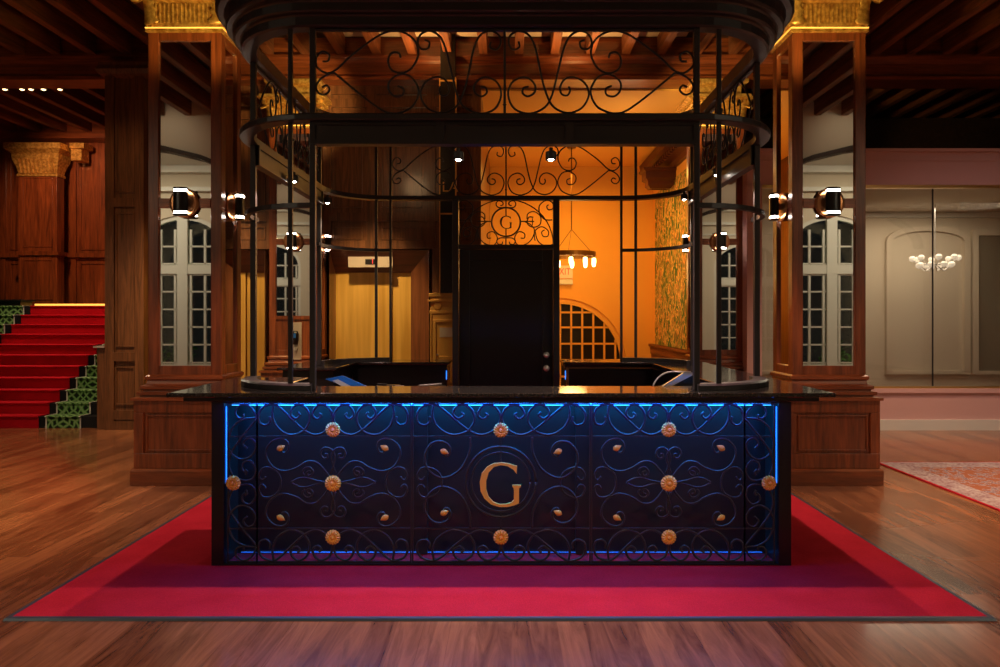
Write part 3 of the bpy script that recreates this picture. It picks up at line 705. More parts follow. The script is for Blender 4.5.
for cx in (332.5, 669.5):
    side_outer = -1 if cx < 500 else 1
    xi, xo = (256, 410.5) if cx < 500 else (592.5, 746)
    g = panel_frame(bar, xi, xo)
    WORLD[g.name] = WORLD[bar.name]
    for m_ in (False, True):
        for fl in (False, True):
            for p in half_top: scroll(map_panel(p, cx, m_, fl), g)
            for i, p in enumerate(half_mid): scroll(map_panel(p, cx, m_, fl), g, 0.0065)
            lx, ly = (280.5, 448); x = lx-332.4
            leaf(gp(cx + (-x if m_ else x), 966.4-ly if fl else ly), (0.5 if not m_ else PI-0.5)*(1 if not fl else -1), g)
    for y in (430, 484, 538): rosette(gp(cx, y), 0.047 if y != 484 else 0.051, g)
    # outer border column
    ob = panel_frame(bar, *((227, 256) if cx < 500 else (746, 775.5)), name='grille_border')
    outer = [
     [(152,122),(150,148),(118,152),(92,120),(105,75),(155,50),(212,80),(245,140),(230,152),(150,162),(75,215),(38,320),(55,405),(130,460),(205,435),(243,370),(225,318),(180,302),(148,345),(178,378)],
     [(250,158),(190,230),(110,330),(55,420),(42,500),(70,585)],
     [(160,535),(178,550),(168,575)],
     [(165,555),(140,530),(150,485),(200,470),(243,530),(225,595),(175,618),(110,605),(70,600)]]
    for fl in (False, True):
        for p in outer: scroll(map_panel(p, cx, side_outer > 0, fl), ob, 0.0065)
    rosette(gp(232.5 if cx < 500 else 770, 483.5), 0.047, ob)
# centre panel with the letter
g = panel_frame(bar, 412.5, 590.5)
cmid = [[(452,398),(452,432),(478,434),(500,400),(480,350),(420,325),(350,345),(300,420),(310,510),(370,575),(440,597),(520,575),(590,520),(640,430),(655,370),(655,292)]]
for m_ in (False, True):
    for fl in (False, True):
        for p in half_top: scroll(map_panel(p, 501.3, m_, fl, 1.13), g)
        for p in cmid:
            q = []
            for (u, v) in p:
                x = 440 + (u-450)/7.41*0.95 + 4 ; y = 398+v/7.41
                dx = x-501.3
                q.append(gp(501.3+(dx if not m_ else -dx), 966-y if fl else y))
            scroll(q, g, 0.008)
        p = half_mid[3]
        q = [((u-818)/7.41*1.13, v) for u, v in p]
        scroll([gp(501.3+(-x if m_ else x), 966.4-(v/7.41+398) if fl else v/7.41+398) for x, v in q], g, 0.0065)
        x = 444.6-501.3; leaf(gp(501.3+(-x if m_ else x), 965-452 if fl else 452), (0.4 if not m_ else PI-0.4)*(1 if fl else -1), g)
for y in (430.5, 538): rosette(gp(501, y), 0.047, g)
c0 = gp(500.9, 482.6)
def ring(c, R, r, parent, name='ring', m='metal', n=48):
    pts = [(c[0]+R*math.cos(2*PI*i/n), c[1], c[2]+R*math.sin(2*PI*i/n)) for i in range(n+1)]
    return MB().tube(pts, r, 6).build(name, m, parent, smooth=True)
ring(c0, 0.212, 0.009, g); ring(c0, 0.178, 0.006, g)
for z0, z1 in ((0.178, 0.30), (-0.30, -0.178)): MB().box(c0[0]-0.005, c0[0]+0.005, YGR-0.005, YGR+0.005, c0[2]+z0*1.0, c0[2]+(z1*1.0 if z1 < 0.29 else 0.27) if z0 > 0 else c0[2]-0.178).build('stay', 'metal', g)
Gout = [(572,506),(568,562),(545,532),(500,505),(450,498),(400,512),(362,552),(342,618),(343,682),(360,735),(395,773),(440,791),(490,790),(530,778),(548,758),(549,690),(546,668),(536,657),(538,648),(600,648),(600,658),(588,668),(586,690),(586,781),(550,796),(500,808),(440,808),(380,790),(330,746),(301,690),(295,622),(310,560),(350,512),(400,487),(455,481),(510,488),(550,502),(562,505)]
def letterG(cx, cz, k, y0, y1, parent, m='letter'):
    # k = metres per outline unit
    pts = [(cx+(u-447)*k, cz-(v-645)*k) for u, v in Gout]
    from mathutils.geometry import tessellate_polygon
    tris = tessellate_polygon([[Vector((p[0], p[1], 0)) for p in pts]])
    n = len(pts)
    mb = MB(); mb.add([(p[0], y0, p[1]) for p in pts]+[(p[0], y1, p[1]) for p in pts], [tuple(t) for t in tris]+[tuple(i+n for i in t[::-1]) for t in tris]+[(i,(i+1)%n,n+(i+1)%n,n+i) for i in range(n)])
    o = mb.build('letter_g', m, parent); return o
letterG(c0[0]-0.003, gp(0, 398+645/7.41)[2], U/7.41, YGR-0.02, YGR+0.004, g)
MB().tube([(c0[0], YGR+0.004, c0[2]+0.09), (c0[0], YGR+0.004, c0[2]+0.18)], 0.005).build('stay', 'metal', g)
MB().tube([(c0[0], YGR+0.004, c0[2]-0.18), (c0[0], YGR+0.004, c0[2]-0.13)], 0.005).build('stay', 'metal', g)

# rear left counter
rc = empty('rear_counter', (B(-1.5), 6.8, 0.014), 'L-shaped black counter with granite top at the back left of the cage', 'counter')
slab([(B(-1.97),6.08),(B(-1.45),6.08),(B(-1.45),6.85),(-0.56,6.85),(-0.56,7.30),(B(-1.97),7.30)], rc)
MB().prism([(B(-1.93),6.12),(B(-1.49),6.12),(B(-1.49),6.89),(-0.58,6.89),(-0.58,7.26),(B(-1.93),7.26)], 0.014, ZB+0.022, 'xy').build('cabinet', 'lacquer', rc)
MB().box(-0.585, -0.578, 6.835, 6.848, 0.90, 0.985).build('blue_strip', 'ledside', rc)  # glowing strip put in for the blue glint left of the door
MB().box(0.578, 0.585, 6.835, 6.848, 0.90, 0.985).build('blue_strip', 'ledside', bar)  # same painted blue glint, right of the door
# inner work shelf inside the bar
ws = MB().box(B(-1.40), B(1.40), 4.47, 5.06, 0.86, 0.90).box(B(-1.40), B(1.40), 5.0, 5.05, 0.0145, 0.86).box(B(-1.38), B(1.38), 4.80, 5.05, 0.985, 1.0).box(B(-1.38), B(-1.34), 4.82, 5.04, 0.90, 0.985).box(B(1.34), B(1.38), 4.82, 5.04, 0.90, 0.985).build('work_shelf', 'lacquer'); tag(ws, 'low black work shelf behind the bar front', 'shelf')
mb = MB(); mb.prism([(-1.25,1.075),(-1.13,1.10),(-0.93,1.012),(-0.95,1.002),(-1.02,1.002)], 4.86, 4.875, 'xz'); 
o = mb.build('blue_brochure', 'blue'); tag(o, 'glossy blue cover leaning on the work shelf at the left', 'brochure')
MB().prism([(-1.20,1.065),(-1.16,1.075),(-1.03,1.006),(-1.10,1.006)], 4.856, 4.8595, 'xz').build('printed_patch', 'paper', o)
mb = MB().box(-0.90, -0.74, 4.84, 4.96, 1.001, 1.03); mb.box(-0.89, -0.82, 4.86, 4.88, 1.03, 1.045)
o = mb.build('card_reader', 'lacquer', bevel=0.006); tag(o, 'small black card reader beside the blue cover', 'card reader')
MB().box(-0.76, -0.70, 4.83, 4.838, 1.018, 1.034).build('label_plate', 'grey', o)
mb = MB().box(-0.62, -0.42, 4.86, 4.98, 1.001, 1.024); o = mb.build('pen_tray', 'lacquer', bevel=0.006); tag(o, 'low black tray with odds and ends on the work shelf', 'tray')
MB().tube([(-0.60, 4.88, 1.03), (-0.45, 4.95, 1.036)], 0.005).build('pen', 'chrome', o)
# curved chrome-edged screen at right
t = empty('till_screen', (1.22, 4.93, 1.0), 'dark till screen with curved silver rim inside the bar at right', 'screen')
pts = [(1.035+0.15*(1-math.cos(a)), 4.90, 1.001+0.125*math.sin(a)) for a in [i*PI/2/10 for i in range(11)]] + [(1.30, 4.90, 1.12)]
MB().tube(pts, 0.006, 8).build('rim', 'chrome', t, smooth=True)
MB().prism([(1.065,1.001),(1.12,1.001),(1.31,1.10),(1.31,1.118),(1.25,1.118)], 4.895, 4.915, 'xz').build('bezel', 'chrome', t)
MB().prism([(1.125,1.001),(1.33,1.001),(1.33,1.105),(1.31,1.098)], 4.897, 4.92, 'xz').build('display', 'lacquer', t)

# ================================================================== CAGE / CANOPY
cage = empty('bar_cage', (0, 5.59, ZT), 'black iron cage and oval canopy standing on the bar counter', 'canopy')
HW, HL, R0, CY = 1.71, 1.39, 0.56, 5.59
rp = roundrect(0, CY, HW, HL, R0, 10)
ZR = 2.72
MB().sweep(rp, [(-0.05,3.235),(0.03,3.235),(0.045,3.243),(0.045,3.29),(0.055,3.298),(0.08,3.302),(0.09,3.31),(0.09,3.355),(0.10,3.363),(0.13,3.368),(0.14,3.38),(0.14,3.44),(0.15,3.455),(0.185,3.465),(0.20,3.48),(0.20,3.505),(0.14,3.505),(0.05,3.34),(-0.05,3.32)]).build('cornice', 'canopy', cage)
MB().sweep(rp, [(-0.035,2.675),(0.05,2.675),(0.055,2.682),(0.055,2.708),(0.05,2.715),(-0.035,2.715)]).build('middle_ring', 'canopy', cage)
def pbeam(x0, x1, y0, y1, axis):
    mb = MB(); d = 0.012
    mb.box(x0+ (d if axis == 'y' else 0), x1-(d if axis == 'y' else 0), y0+(d if axis == 'x' else 0), y1-(d if axis == 'x' else 0), 2.545, 2.675)
    mb.box(x0, x1, y0, y1, 2.54, 2.562); mb.box(x0, x1, y0, y1, 2.655, 2.675)
    a, b = (x0, x1) if axis == 'x' else (y0, y1)
    n = 3 if axis == 'x' else 2
    for i in range(n+1):
        c = a+(b-a)*i/n; lo, hi = max(a, c-0.025), min(b, c+0.025)
        if axis == 'x': mb.box(lo, hi, y0, y1, 2.562, 2.655)
        else: mb.box(x0, x1, lo, hi, 2.562, 2.655)
    return mb
pbeam(-1.16, 1.16, CY-HL-0.02, CY-HL+0.05, 'x').build('front_beam', 'canopy', cage)
for s in (-1, 1): pbeam(*sorted((s*(HW-0.04), s*(HW+0.02))), 4.76, 6.42, 'y').build('side_beam', 'canopy', cage)
def arc_pt(s, e, a): # s: side, e: -1 front / 1 back, a: 0 at flat .. 90 at side
    return (s*(HW-R0+R0*math.sin(a)), CY+e*(HL-R0+R0*math.cos(a)))
def post(x, y, r, z0=ZT, z1=3.24, name='post'): return MB().box(x-r, x+r, y-r, y+r, z0+0.001, z1).build(name, 'canopy', cage, bevel=0.003)
for e in (-1, 1):
    for s in (-1, 1):
        post(s*(HW-R0), CY+e*HL, 0.017 if e < 0 else 0.012); x, y = arc_pt(s, e, math.radians(14.5)); post(x, y, 0.013)
        x, y = arc_pt(s, e, math.radians(90)); post(x, y, 0.018)
        # base shoe and lower ring in the corners
        path = []
        for k in range(11):
            a = PI/2*k/10; x, y = arc_pt(s, e, a); path.append((x, y, s*math.sin(a), e*math.cos(a)))
        MB().sweep(path, [(-0.05,ZT+0.001),(0.045,ZT+0.001),(0.045,ZT+0.03),(0.03,ZT+0.04),(-0.05,ZT+0.04)], closed=False).build('base_shoe', 'canopy', cage)
        path2 = path + [(path[-1][0]-s*0.005, path[-1][1]-e*0.06, s, 0)]
        MB().sweep(path2, [(-0.012,2.16),(0.02,2.16),(0.02,2.19),(-0.012,2.19)], closed=False).build('lower_rail', 'canopy', cage)
# frieze scrollwork; points in photo pixels around the panel centre (6 mm each)
fr = [
 [(575,350),(540,355),(530,322),(562,305),(590,325),(590,350),(565,357),(600,340),(607,300),(590,265),(550,247),(490,262),(455,330),(480,400),(530,432),(580,442),(640,425),(750,345),(850,262),(885,240),(940,265),(968,305),(955,340),(925,348),(900,325),(915,302),(938,312)],
 [(545,165),(555,140),(590,140),(608,180),(590,225),(540,240),(490,215),(457,150),(470,85),(520,42),(580,30),(645,48),(730,105),(800,160),(870,225),(920,240),(965,205),(965,160),(935,132),(903,150),(908,180),(935,182)],
 [(335,352),(318,340),(325,310),(350,308),(368,328),(355,352),(325,350),(305,320),(315,280),(370,260),(425,290),(446,350),(410,415),(340,440),(270,410),(232,340),(205,240),(180,120),(150,55),(100,30),(55,50),(45,90),(65,122),(98,112),(95,85)],
 [(160,320),(140,315),(125,350),(150,357),(172,340),(178,305),(150,270),(110,262),(60,290),(42,350),(75,420),(150,443),(225,412),(262,350),(290,240),(320,120),(350,58),(400,30),(445,48),(460,90),(440,120),(408,115),(402,85),(425,75)]]
fr[0] = [(560,305),(532,318),(536,350),(575,356),(604,325),(600,280),(550,247),(490,262),(455,330),(480,400),(530,432),(580,442),(640,425),(750,345),(850,262),(885,240),(940,265),(968,305),(955,340),(925,348),(900,325),(915,302),(938,312)]
fr[2] = [(342,312),(318,330),(325,350),(352,352),(368,322),(350,300),(318,305),(305,320),(315,280),(370,260),(425,290),(446,350),(410,415),(340,440),(270,410),(232,340),(205,240),(180,120),(150,55),(100,30),(55,50),(45,90),(65,122),(98,112),(95,85)]
fr[2] = [(345,308),(352,328),(338,352),(310,345),(303,310),(325,272),(370,260),(425,290),(446,350),(410,415),(340,440),(270,410),(232,340),(205,240),(180,120),(150,55),(100,30),(55,50),(45,90),(65,122),(98,112),(95,85)]
fr[3] = [(145,308),(120,315),(115,340),(140,357),(172,340),(178,305),(150,270),(110,262),(60,290),(42,350),(75,420),(150,443),(225,412),(262,350),(290,240),(320,120),(350,58),(400,30),(445,48),(460,90),(440,120),(408,115),(402,85),(425,75)]
def frieze(place, scale, name, r=0.0065):
    c_ = [place(-191*scale*U, 2.75), place(191*scale*U, 2.75)]
    g = None
    mb = MB(); mb.tube([place(-191*scale*U, 3.228), place(191*scale*U, 3.228)], 0.008); mb.tube([place(0, 2.70), place(0, 3.235)], 0.008)
    mb.lathe([(0.0,-0.012),(0.014,0),(0.0,0.012)], place(0, 2.78), 'z', 8)
    g = mb.build(name, 'metal', cage); WORLD[g.name] = WORLD[cage.name]
    for s in (-1, 1):
        for p in fr:
            q = [place(s*((u/5+500)-505.0)*U*scale, 1.5+(318-(25+v/5))*U) for u, v in p]
            scroll(q, g, r)
    return g
frieze(lambda x, z: (x, CY-HL, z), 1.0, 'front_frieze')
frieze(lambda x, z: (x, CY+HL, z), 1.0, 'back_frieze')
for s in (-1, 1): frieze(lambda x, z, s=s: (s*HW, CY+x, z), 0.71, 'side_frieze')
# lamps of the canopy
def spotlight(x, y, z, tilt, label):
    t = empty('canopy_spotlight', (x, y, z), label, 'spotlight', 'small spotlights under the canopy')
    MB().lathe([(0.0,z+0.075),(0.012,z+0.075),(0.012,z+0.05),(0.030,z+0.05),(0.033,z+0.045),(0.033,z),(0.028,z),(0.0,z+0.02)], (x, y, 0), 'z', 16).build('lamp_body', 'canopy', t)
    MB().lathe([(0.0,z-0.006),(0.012,z-0.004),(0.018,z+0.006),(0.0,z+0.012)], (x, y, 0), 'z', 12).build('lens', 'spotbulb', t, smooth=True)
    return t
for s in (-1, 1):
    nm = side[s]
    spotlight(s*0.28, 4.235, 2.455, 0, 'small %s spotlight under the front beam of the canopy' % nm)
    spotlight(s*1.63, 5.4, 2.55 if s < 0 else 2.60, 0, 'small spotlight under the %s side beam, nearer one' % nm)
    spotlight(s*1.63, 6.40, 2.55 if s < 0 else 2.58, 0, 'small spotlight at the rear end of the %s side beam' % nm)

# ------------------------------------------------------------------ cage door
YD = 6.98
dr = empty('cage_door', (0, YD, 0.014), 'tall black door with two round knobs and scrolled G transom at the back of the cage', 'door')
mb = MB(); mb.box(-0.53, -0.47, YD-0.06, YD+0.06, 0.0145, 2.672); mb.box(0.47, 0.53, YD-0.06, YD+0.06, 0.0145, 2.672); mb.box(-0.47, 0.47, YD-0.05, YD+0.05, 2.185, 2.225)
mb.build('door_frame', 'canopy', dr, bevel=0.004)
dl = MB(); dl.box(-0.465, 0.465, YD-0.015, YD+0.025, 0.03, 2.18)
for (a, b, c, d) in ((-0.465, -0.36, 0.03, 2.18), (0.36, 0.465, 0.03, 2.18), (-0.36, 0.36, 2.07, 2.18), (-0.36, 0.36, 0.03, 0.25)): dl.box(a, b, YD-0.03, YD-0.015, c, d)
dl = dl.build('door_leaf', 'lacquer', dr, bevel=0.003); WORLD[dl.name] = WORLD[dr.name]
for z in (1.135, 1.005):
    x = (546-508)*YD/700+0.02
    MB().lathe([(0.0,-0.075),(0.018,-0.072),(0.030,-0.058),(0.030,-0.046),(0.012,-0.035),(0.012,-0.02),(0.024,-0.018),(0.024,0.0)][::-1], (x, YD-0.03, z), 'y', 20).build('door_knob', 'chrome', dl, smooth=True)
def tp(u, v): return ((u/5.562+440-505.3)*0.00997, YD, 1.5+(318-(140+v/5.562))*0.00997)
tg = MB(); tg.tube([tp(100, 330), tp(628, 330)], 0.008); tg.tube([tp(100, 586), tp(628, 586)], 0.008)
tg.tube([tp(363, 330), tp(363, 425)], 0.006); tg.tube([tp(363, 490), tp(363, 590)], 0.006)
tg.tube([tp(445, 453), tp(520, 453)], 0.006); tg.tube([tp(281, 453), tp(206, 453)], 0.006); tg.tube([tp(510, 435), tp(510, 475)], 0.005)
tg = tg.build('transom_grille', 'metal', dr); WORLD[tg.name] = WORLD[dr.name]
ring(tp(363, 456), 0.143, 0.0085, tg)
ts = [[(455,515),(440,545),(418,530),(425,500),(470,505),(478,540),(445,580),(420,565),(410,540)],
      [(462,535),(440,542),(425,525),(445,508),(470,520),(482,500)],
      [(485,450),(470,455),(500,470),(522,505),(500,560),(450,588),(420,575),(412,540),(435,510),(465,520),(465,545),(445,545)],
      [(480,440),(485,410),(520,398),(555,425),(552,470),(515,485),(482,465),(490,430),(515,430)],
      [(525,560),(522,510),(560,482),(598,505),(595,535),(570,535),(562,512),(578,500)],
      [(525,505),(540,560),(580,588),(628,580)],
      [(620,445),(575,440),(548,400),(552,360),(590,335),(622,350),(625,380),(600,388),(590,370),(600,360)],
      [(363,375),(405,375),(418,355),(405,338),(382,345),(380,360),(395,365)],
      [(363,545),(395,545),(415,560),(405,580),(385,578),(382,565)]]
for s in (-1, 1):
    for p in (ts[2:]): scroll([tp(363+s*(u-363), v) for u, v in p], tg, 0.006)
arch = [tp(363+263*math.cos(a), 580-250*math.sin(a)) for a in [PI*i/24 for i in range(25)]]
MB().tube(arch, 0.006).build('scroll', 'metal', tg, smooth=True)
letterG(tp(363, 0)[0], tp(0, 458)[2], 0.143*2*0.46/330, YD-0.008, YD+0.004, tg, 'metal')
light('cage_blue', 'AREA', (0, 6.8, 0.5), 2.5, (0.02, 0.2, 1), 0.5, (0, 5, 0.7))

# ================================================================== ELEVATORS, MAILBOX
M['mailgold'] = mat('polished_mail_brass', (0.62, 0.34, 0.09), 0.4, 0.45)
def elevator(x0, x1, label, plate):
    t = empty('elevator', ((x0+x1)/2, 9.95, 0), label, 'elevator')
    o = 0.29; y0, y1 = YE-0.10, YE+0.16; zt, zo = EH, 2.45
    oL, oR = (0.022, o) if plate else (o, 0.105)
    for sx, xa, xb in ((-1, x0, x0-oL), (1, x1, x1+oR)):
        MB().add([(xa,y1,0),(xb,y0,0),(xb,y0+0.1,0),(xa,y1+0.06,0),(xa,y1,zt),(xb,y0,zo),(xb,y0+0.1,zo),(xa,y1+0.06,zt)], [(0,1,5,4),(1,2,6,5),(2,3,7,6),(3,0,4,7),(0,3,2,1),(4,5,6,7)]).build('casing_jamb', 'marble', t)
    MB().add([(x0,y1,zt),(x1,y1,zt),(x1+oR,y0,zo),(x0-oL,y0,zo),(x0,y1+0.06,zt),(x1,y1+0.06,zt),(x1+oR,y0+0.1,zo),(x0-oL,y0+0.1,zo)], [(0,1,2,3),(4,7,6,5),(0,4,5,1),(3,2,6,7),(0,3,7,4),(1,5,6,2)]).build('casing_head', 'marblehead', t)
    xm = (x0+x1)/2 + 0.27
    MB().box(x0, xm-0.004, YE+0.18, YE+0.21, 0, zt).build('door_panel', 'elev', t); MB().box(xm+0.004, x1, YE+0.215, YE+0.245, 0, zt).build('door_panel', 'elev', t)
    if plate:
        ym = (y0+y1)/2-0.02
        a = at(349, 257, ym); b = at(393, 267.5, ym)
        p = MB().box(a[0], b[0], ym-0.05, ym-0.02, b[2], a[2]).build('floor_indicator', 'grey', t); WORLD[p.name] = WORLD[t.name]
        a = at(366, 259.5, ym); b = at(376, 264.8, ym)
        MB().box(a[0], b[0], ym-0.054, ym-0.049, b[2], a[2]).build('indicator_screen', 'lacquer', p)
        vs, fs = text_mesh('1', 0.085, 0.001); c = at(373.3, 262, ym)
        MB().add([(c[0]+v[0], ym-0.056+v[2], c[2]+v[1]) for v in vs], fs).build('digit', 'red_led', p)
    return t
M['marblehead'] = wood('dark_red_casing_head', (0.045, 0.010, 0.006), (0.12, 0.028, 0.014), 'x', 0.4, 0.1, 0.5)
elevator(*E1, 'brass elevator door behind the cage with lit floor indicator above it', True)
elevator(*E2, 'brass elevator door glimpsed between the two left columns', False)
a, b = -1.07, -0.50
mbx = empty('brass_mailbox', ((a+b)/2, 9.6, 0), 'ornate brass mailbox with glass chute above, left of the black door', 'mailbox')
F = 9.50
mb = MB().box(a+0.03, b-0.03, F+0.04, 9.83, 0.1, 1.72).box(a, b, F, 9.83, 1.72, 1.75).box(a+0.03, b-0.03, F+0.04, 9.83, 1.75, 1.79).box(a+0.01, b-0.01, F+0.02, 9.83, 1.79, 1.84).box(a+0.02, b-0.02, F+0.025, 9.83, 1.56, 1.60).box(a, b, F+0.01, 9.83, 0.0, 0.12)
for (p, q, r_, s_) in ((a+0.07, b-0.07, 1.44, 1.48), (a+0.07, b-0.07, 0.5, 0.54), (a+0.07, a+0.11, 0.54, 1.44), (b-0.11, b-0.07, 0.54, 1.44)): mb.box(p, q, F+0.015, F+0.04, r_, s_)
mb.box(a+0.15, b-0.15, F+0.02, F+0.04, 0.62, 0.98); mb.box(a+0.03, a+0.05, F+0.015, F+0.04, 0.12, 1.56); mb.box(b-0.05, b-0.03, F+0.015, F+0.04, 0.12, 1.56)
mb.build('mailbox_body', 'mailgold', mbx, bevel=0.004)
MB().lathe([(0.0,-0.02),(0.045,-0.015),(0.055,0.0)], (a+0.13, F+0.04, 1.66), 'y', 20).build('medallion', 'mailgold', mbx)
MB().box(a+0.16, b-0.10, F+0.03, F+0.04, 1.24, 1.37).build('mail_slot', 'grey', mbx)
MB().lathe([(0.0,-0.03),(0.012,-0.028),(0.012,0.0)], (a+0.13, F+0.04, 1.0), 'y', 12).build('knob', 'chrome', mbx)
MB().box(-0.895, -0.695, 9.47, 9.54, 1.84, 5.34).build('chute', 'lacquer', mbx)
for x in (-0.91, -0.695): MB().box(x, x+0.015, 9.455, 9.54, 1.84, 4.75).build('chute_rail', 'mailgold', mbx)
for z in (4.70, 2.9): MB().box(-0.895, -0.695, 9.46, 9.47, z, z+0.02).build('chute_rail', 'mailgold', mbx)
vs, fs = text_mesh('LA', 0.19, 0.003); c = at(450, 187.5, 9.46)
MB().add([(c[0]+v[0], 9.45+v[2], c[2]+v[1]) for v in vs], fs).build('lettering', 'mailgold', mbx)

# ================================================================== LOBBY
wy = 15.0
c = at(560, 364, wy); cx, cz, R = c[0], c[2], 1.39
f_mb = MB()
def archband(c, z, r0, r1, y0, y1, mb, n=20):
    a = [(c+r1*math.cos(PI*t/n), z+r1*math.sin(PI*t/n)) for t in range(n+1)]; b = [(c+r0*math.cos(PI*t/n), z+r0*math.sin(PI*t/n)) for t in range(n, -1, -1)]
    for i in range(n): mb.prism([a[i], a[i+1], b[n-i-1], b[n-i]], y0, y1, 'xz')
archband(cx, cz, R-0.10, R-0.03, wy-0.08, wy, f_mb); archband(cx, cz, R+0.02, R+0.10, wy-0.06, wy, f_mb)
f_mb.box(cx-R+0.03, cx-R+0.10, wy-0.08, wy, 0, cz); f_mb.box(cx+R-0.10, cx+R-0.03, wy-0.08, wy, 0, cz)
fw = struct('window_5', f_mb, 'orange')
gb = MB(); Ri = R-0.10
i = 0
x = cx-Ri+0.05
for k in range(-5, 6):
    x = cx + k*0.236
    if abs(x-cx) < Ri: gb.box(x-0.02, x+0.02, wy-0.05, wy-0.02, 0, cz+math.sqrt(Ri*Ri-(x-cx)**2))
for z in (0.25, 0.6, 0.95, 1.30, 1.62):
    h = Ri if z < cz else math.sqrt(max(0, Ri*Ri-(z-cz)**2)); gb.box(cx-h, cx+h, wy-0.05, wy-0.02, z-0.02, z+0.02)
struct('glazing_bar', gb, 'orange', fw)
pts = [(cx+Ri*math.cos(PI*t/20), cz+Ri*math.sin(PI*t/20)) for t in range(21)] + [(cx-Ri, 0.02), (cx+Ri, 0.02)]
struct('pane', MB().prism(pts, wy-0.02, wy-0.005, 'xz'), mat('dark_window_glass', (0.02, 0.016, 0.012), 0.05), fw)
# exit sign
ex = empty('exit_sign', (1.27, wy-0.05, 2.4), 'lit exit sign with red letters on the ochre wall beside the ring chandelier', 'sign')
a = at(553, 265.5, wy); b = at(572.5, 278.5, wy)
MB().box(a[0], b[0], wy-0.06, wy, b[2], a[2]).build('sign_box', 'exit', ex, bevel=0.005)
vs, fs = text_mesh('EXIT', 0.20, 0.002); c_ = ((a[0]+b[0])/2, (a[2]+b[2])/2)
MB().add([(c_[0]+v[0]*0.80, wy-0.064+v[2], c_[1]+v[1]) for v in vs], fs).build('lettering', 'exit_red', ex)
a = at(556, 279.5, wy); b = at(572.5, 284.5, wy)
MB().box(a[0], b[0], wy-0.08, wy, b[2], a[2]).build('emergency_lamp', 'white', ex, bevel=0.005)
# ring chandelier
cc = at(571.5, 256, 13.2); x, y, z = cc
ch = empty('ring_chandelier', (x, y, z), 'round ring chandelier with small lit glass bulbs hanging in the ochre lobby', 'chandelier')
MB().lathe([(0.44,z+0.06),(0.46,z+0.06),(0.46,z-0.02),(0.43,z-0.02),(0.43,z+0.05),(0.44,z+0.06)], (x, y, 0), 'z', 36).build('ring', 'brassdark', ch) if 'brassdark' in M else None
M['brassdark'] = mat('aged_brass', (0.20, 0.10, 0.03), 0.35, 0.8)
mb = MB(); n = 36
mb.sweep([(x+0.44*math.cos(2*PI*i/n), y+0.44*math.sin(2*PI*i/n), math.cos(2*PI*i/n), math.sin(2*PI*i/n)) for i in range(n)], [(-0.015,z-0.02),(0.015,z-0.02),(0.015,z+0.07),(-0.015,z+0.07)]); mb.build('ring', 'brassdark', ch)
MB().tube([(x, y, z+0.5), (x, y, 4.735)], 0.012).build('chain', 'brassdark', ch)
MB().lathe([(0.08,4.70),(0.09,4.735)], (x, y, 0), 'z', 20).build('ceiling_plate', 'brassdark', ch)
for k in range(3): a = 2*PI*k/3+0.3; MB().tube([(x, y, z+0.5), (x+0.43*math.cos(a), y+0.43*math.sin(a), z+0.06)], 0.006).build('suspension_rod', 'brassdark', ch)
for k in range(10):
    a = 2*PI*k/10+0.2; bx, by = x+0.44*math.cos(a), y+0.44*math.sin(a)
    s = MB().lathe([(0.020,z-0.02),(0.024,z-0.05),(0.0,z-0.05)], (bx, by, 0), 'z', 10).build('socket', 'brassdark', ch)
    MB().lathe([(0.0,z-0.20),(0.028,z-0.19),(0.040,z-0.13),(0.036,z-0.06),(0.0,z-0.05)], (bx, by, 0), 'z', 12).build('bulb', 'bulb', ch, smooth=True)
light('chandelier_light', 'POINT', (x, y, z-0.35), 45, (1.0, 0.55, 0.16), 0.3)
# corner bracket capital in lobby
mb = MB(); mb.sweep(rectpath(2.62, 3.10, 13.0, 13.3), [(-0.1,3.92),(-0.05,3.92),(0.0,3.98),(0.0,4.05),(0.05,4.1),(0.05,4.22),(0.1,4.25),(0.1,4.28),(-0.1,4.28)])
o = mb.build('wall_bracket', 'redwood'); tag(o, 'carved dark red wooden bracket under the lobby cornice at right', 'bracket')

# ================================================================== STAIRS
st = empty('staircase', (-7.4, 9.55, 0), 'broad staircase with red runner rising to the panelled alcove at left', 'staircase')
RS, RN, Y0 = 0.154, 0.225, 9.55
def stair_line(zo, yo, n=11, end=13.8):
    pts = []
    for i in range(n):
        pts.append((Y0+i*RN-yo, i*RS + (0 if i == 0 else zo))); pts.append((Y0+i*RN-yo, (i+1)*RS+zo))
    pts.append((end, n*RS+zo)); return pts
def stair_band(x0, x1, off, th, name, m, parent):     # thin carpet following the steps
    mb = MB(); mb.prism(stair_line(off+th, off+th) + stair_line(off, off)[::-1], x0, x1, 'yz')
    for i in range(11): yy = Y0+i*RN-off-th; zz = (i+1)*RS+off+th; mb.prism([(yy+0.01, zz+0.001), (yy-0.012, zz-0.001), (yy-0.018, zz-0.008), (yy-0.016, zz-0.018), (yy+0.002, zz-0.022)], x0, x1, 'yz')
    return mb.build(name, m, parent)
mb = MB(); mb.prism(stair_line(0, 0) + [(13.8, 0.0)], -11.9, -5.52, 'yz'); mb.build('steps', 'blackcarpet', st)
MB().box(-5.52, -5.40, 9.52, 13.8, 0, 0.90).build('side_string', 'oak', st)
MB().box(-5.50, -5.385, 9.40, 9.52, 0, 1.10).build('newel_block', 'oak', st, bevel=0.004)
MB().box(-5.53, -5.383, 9.36, 9.56, 1.10, 1.125).build('newel_cap', 'grey', st, bevel=0.003)
MB().box(-5.66, -5.53, Y0+RN-0.02, Y0+RN-0.005, 0.17, 0.25).build('lit_wood_patch', 'warmglow', st)  # glowing box in place of a lit patch of wood
rn = stair_band(-8.02, -6.38, 0.001, 0.012, 'stair_runner', 'runner', None); tag(rn, 'bright red carpet runner down the middle of the staircase', 'carpet runner')
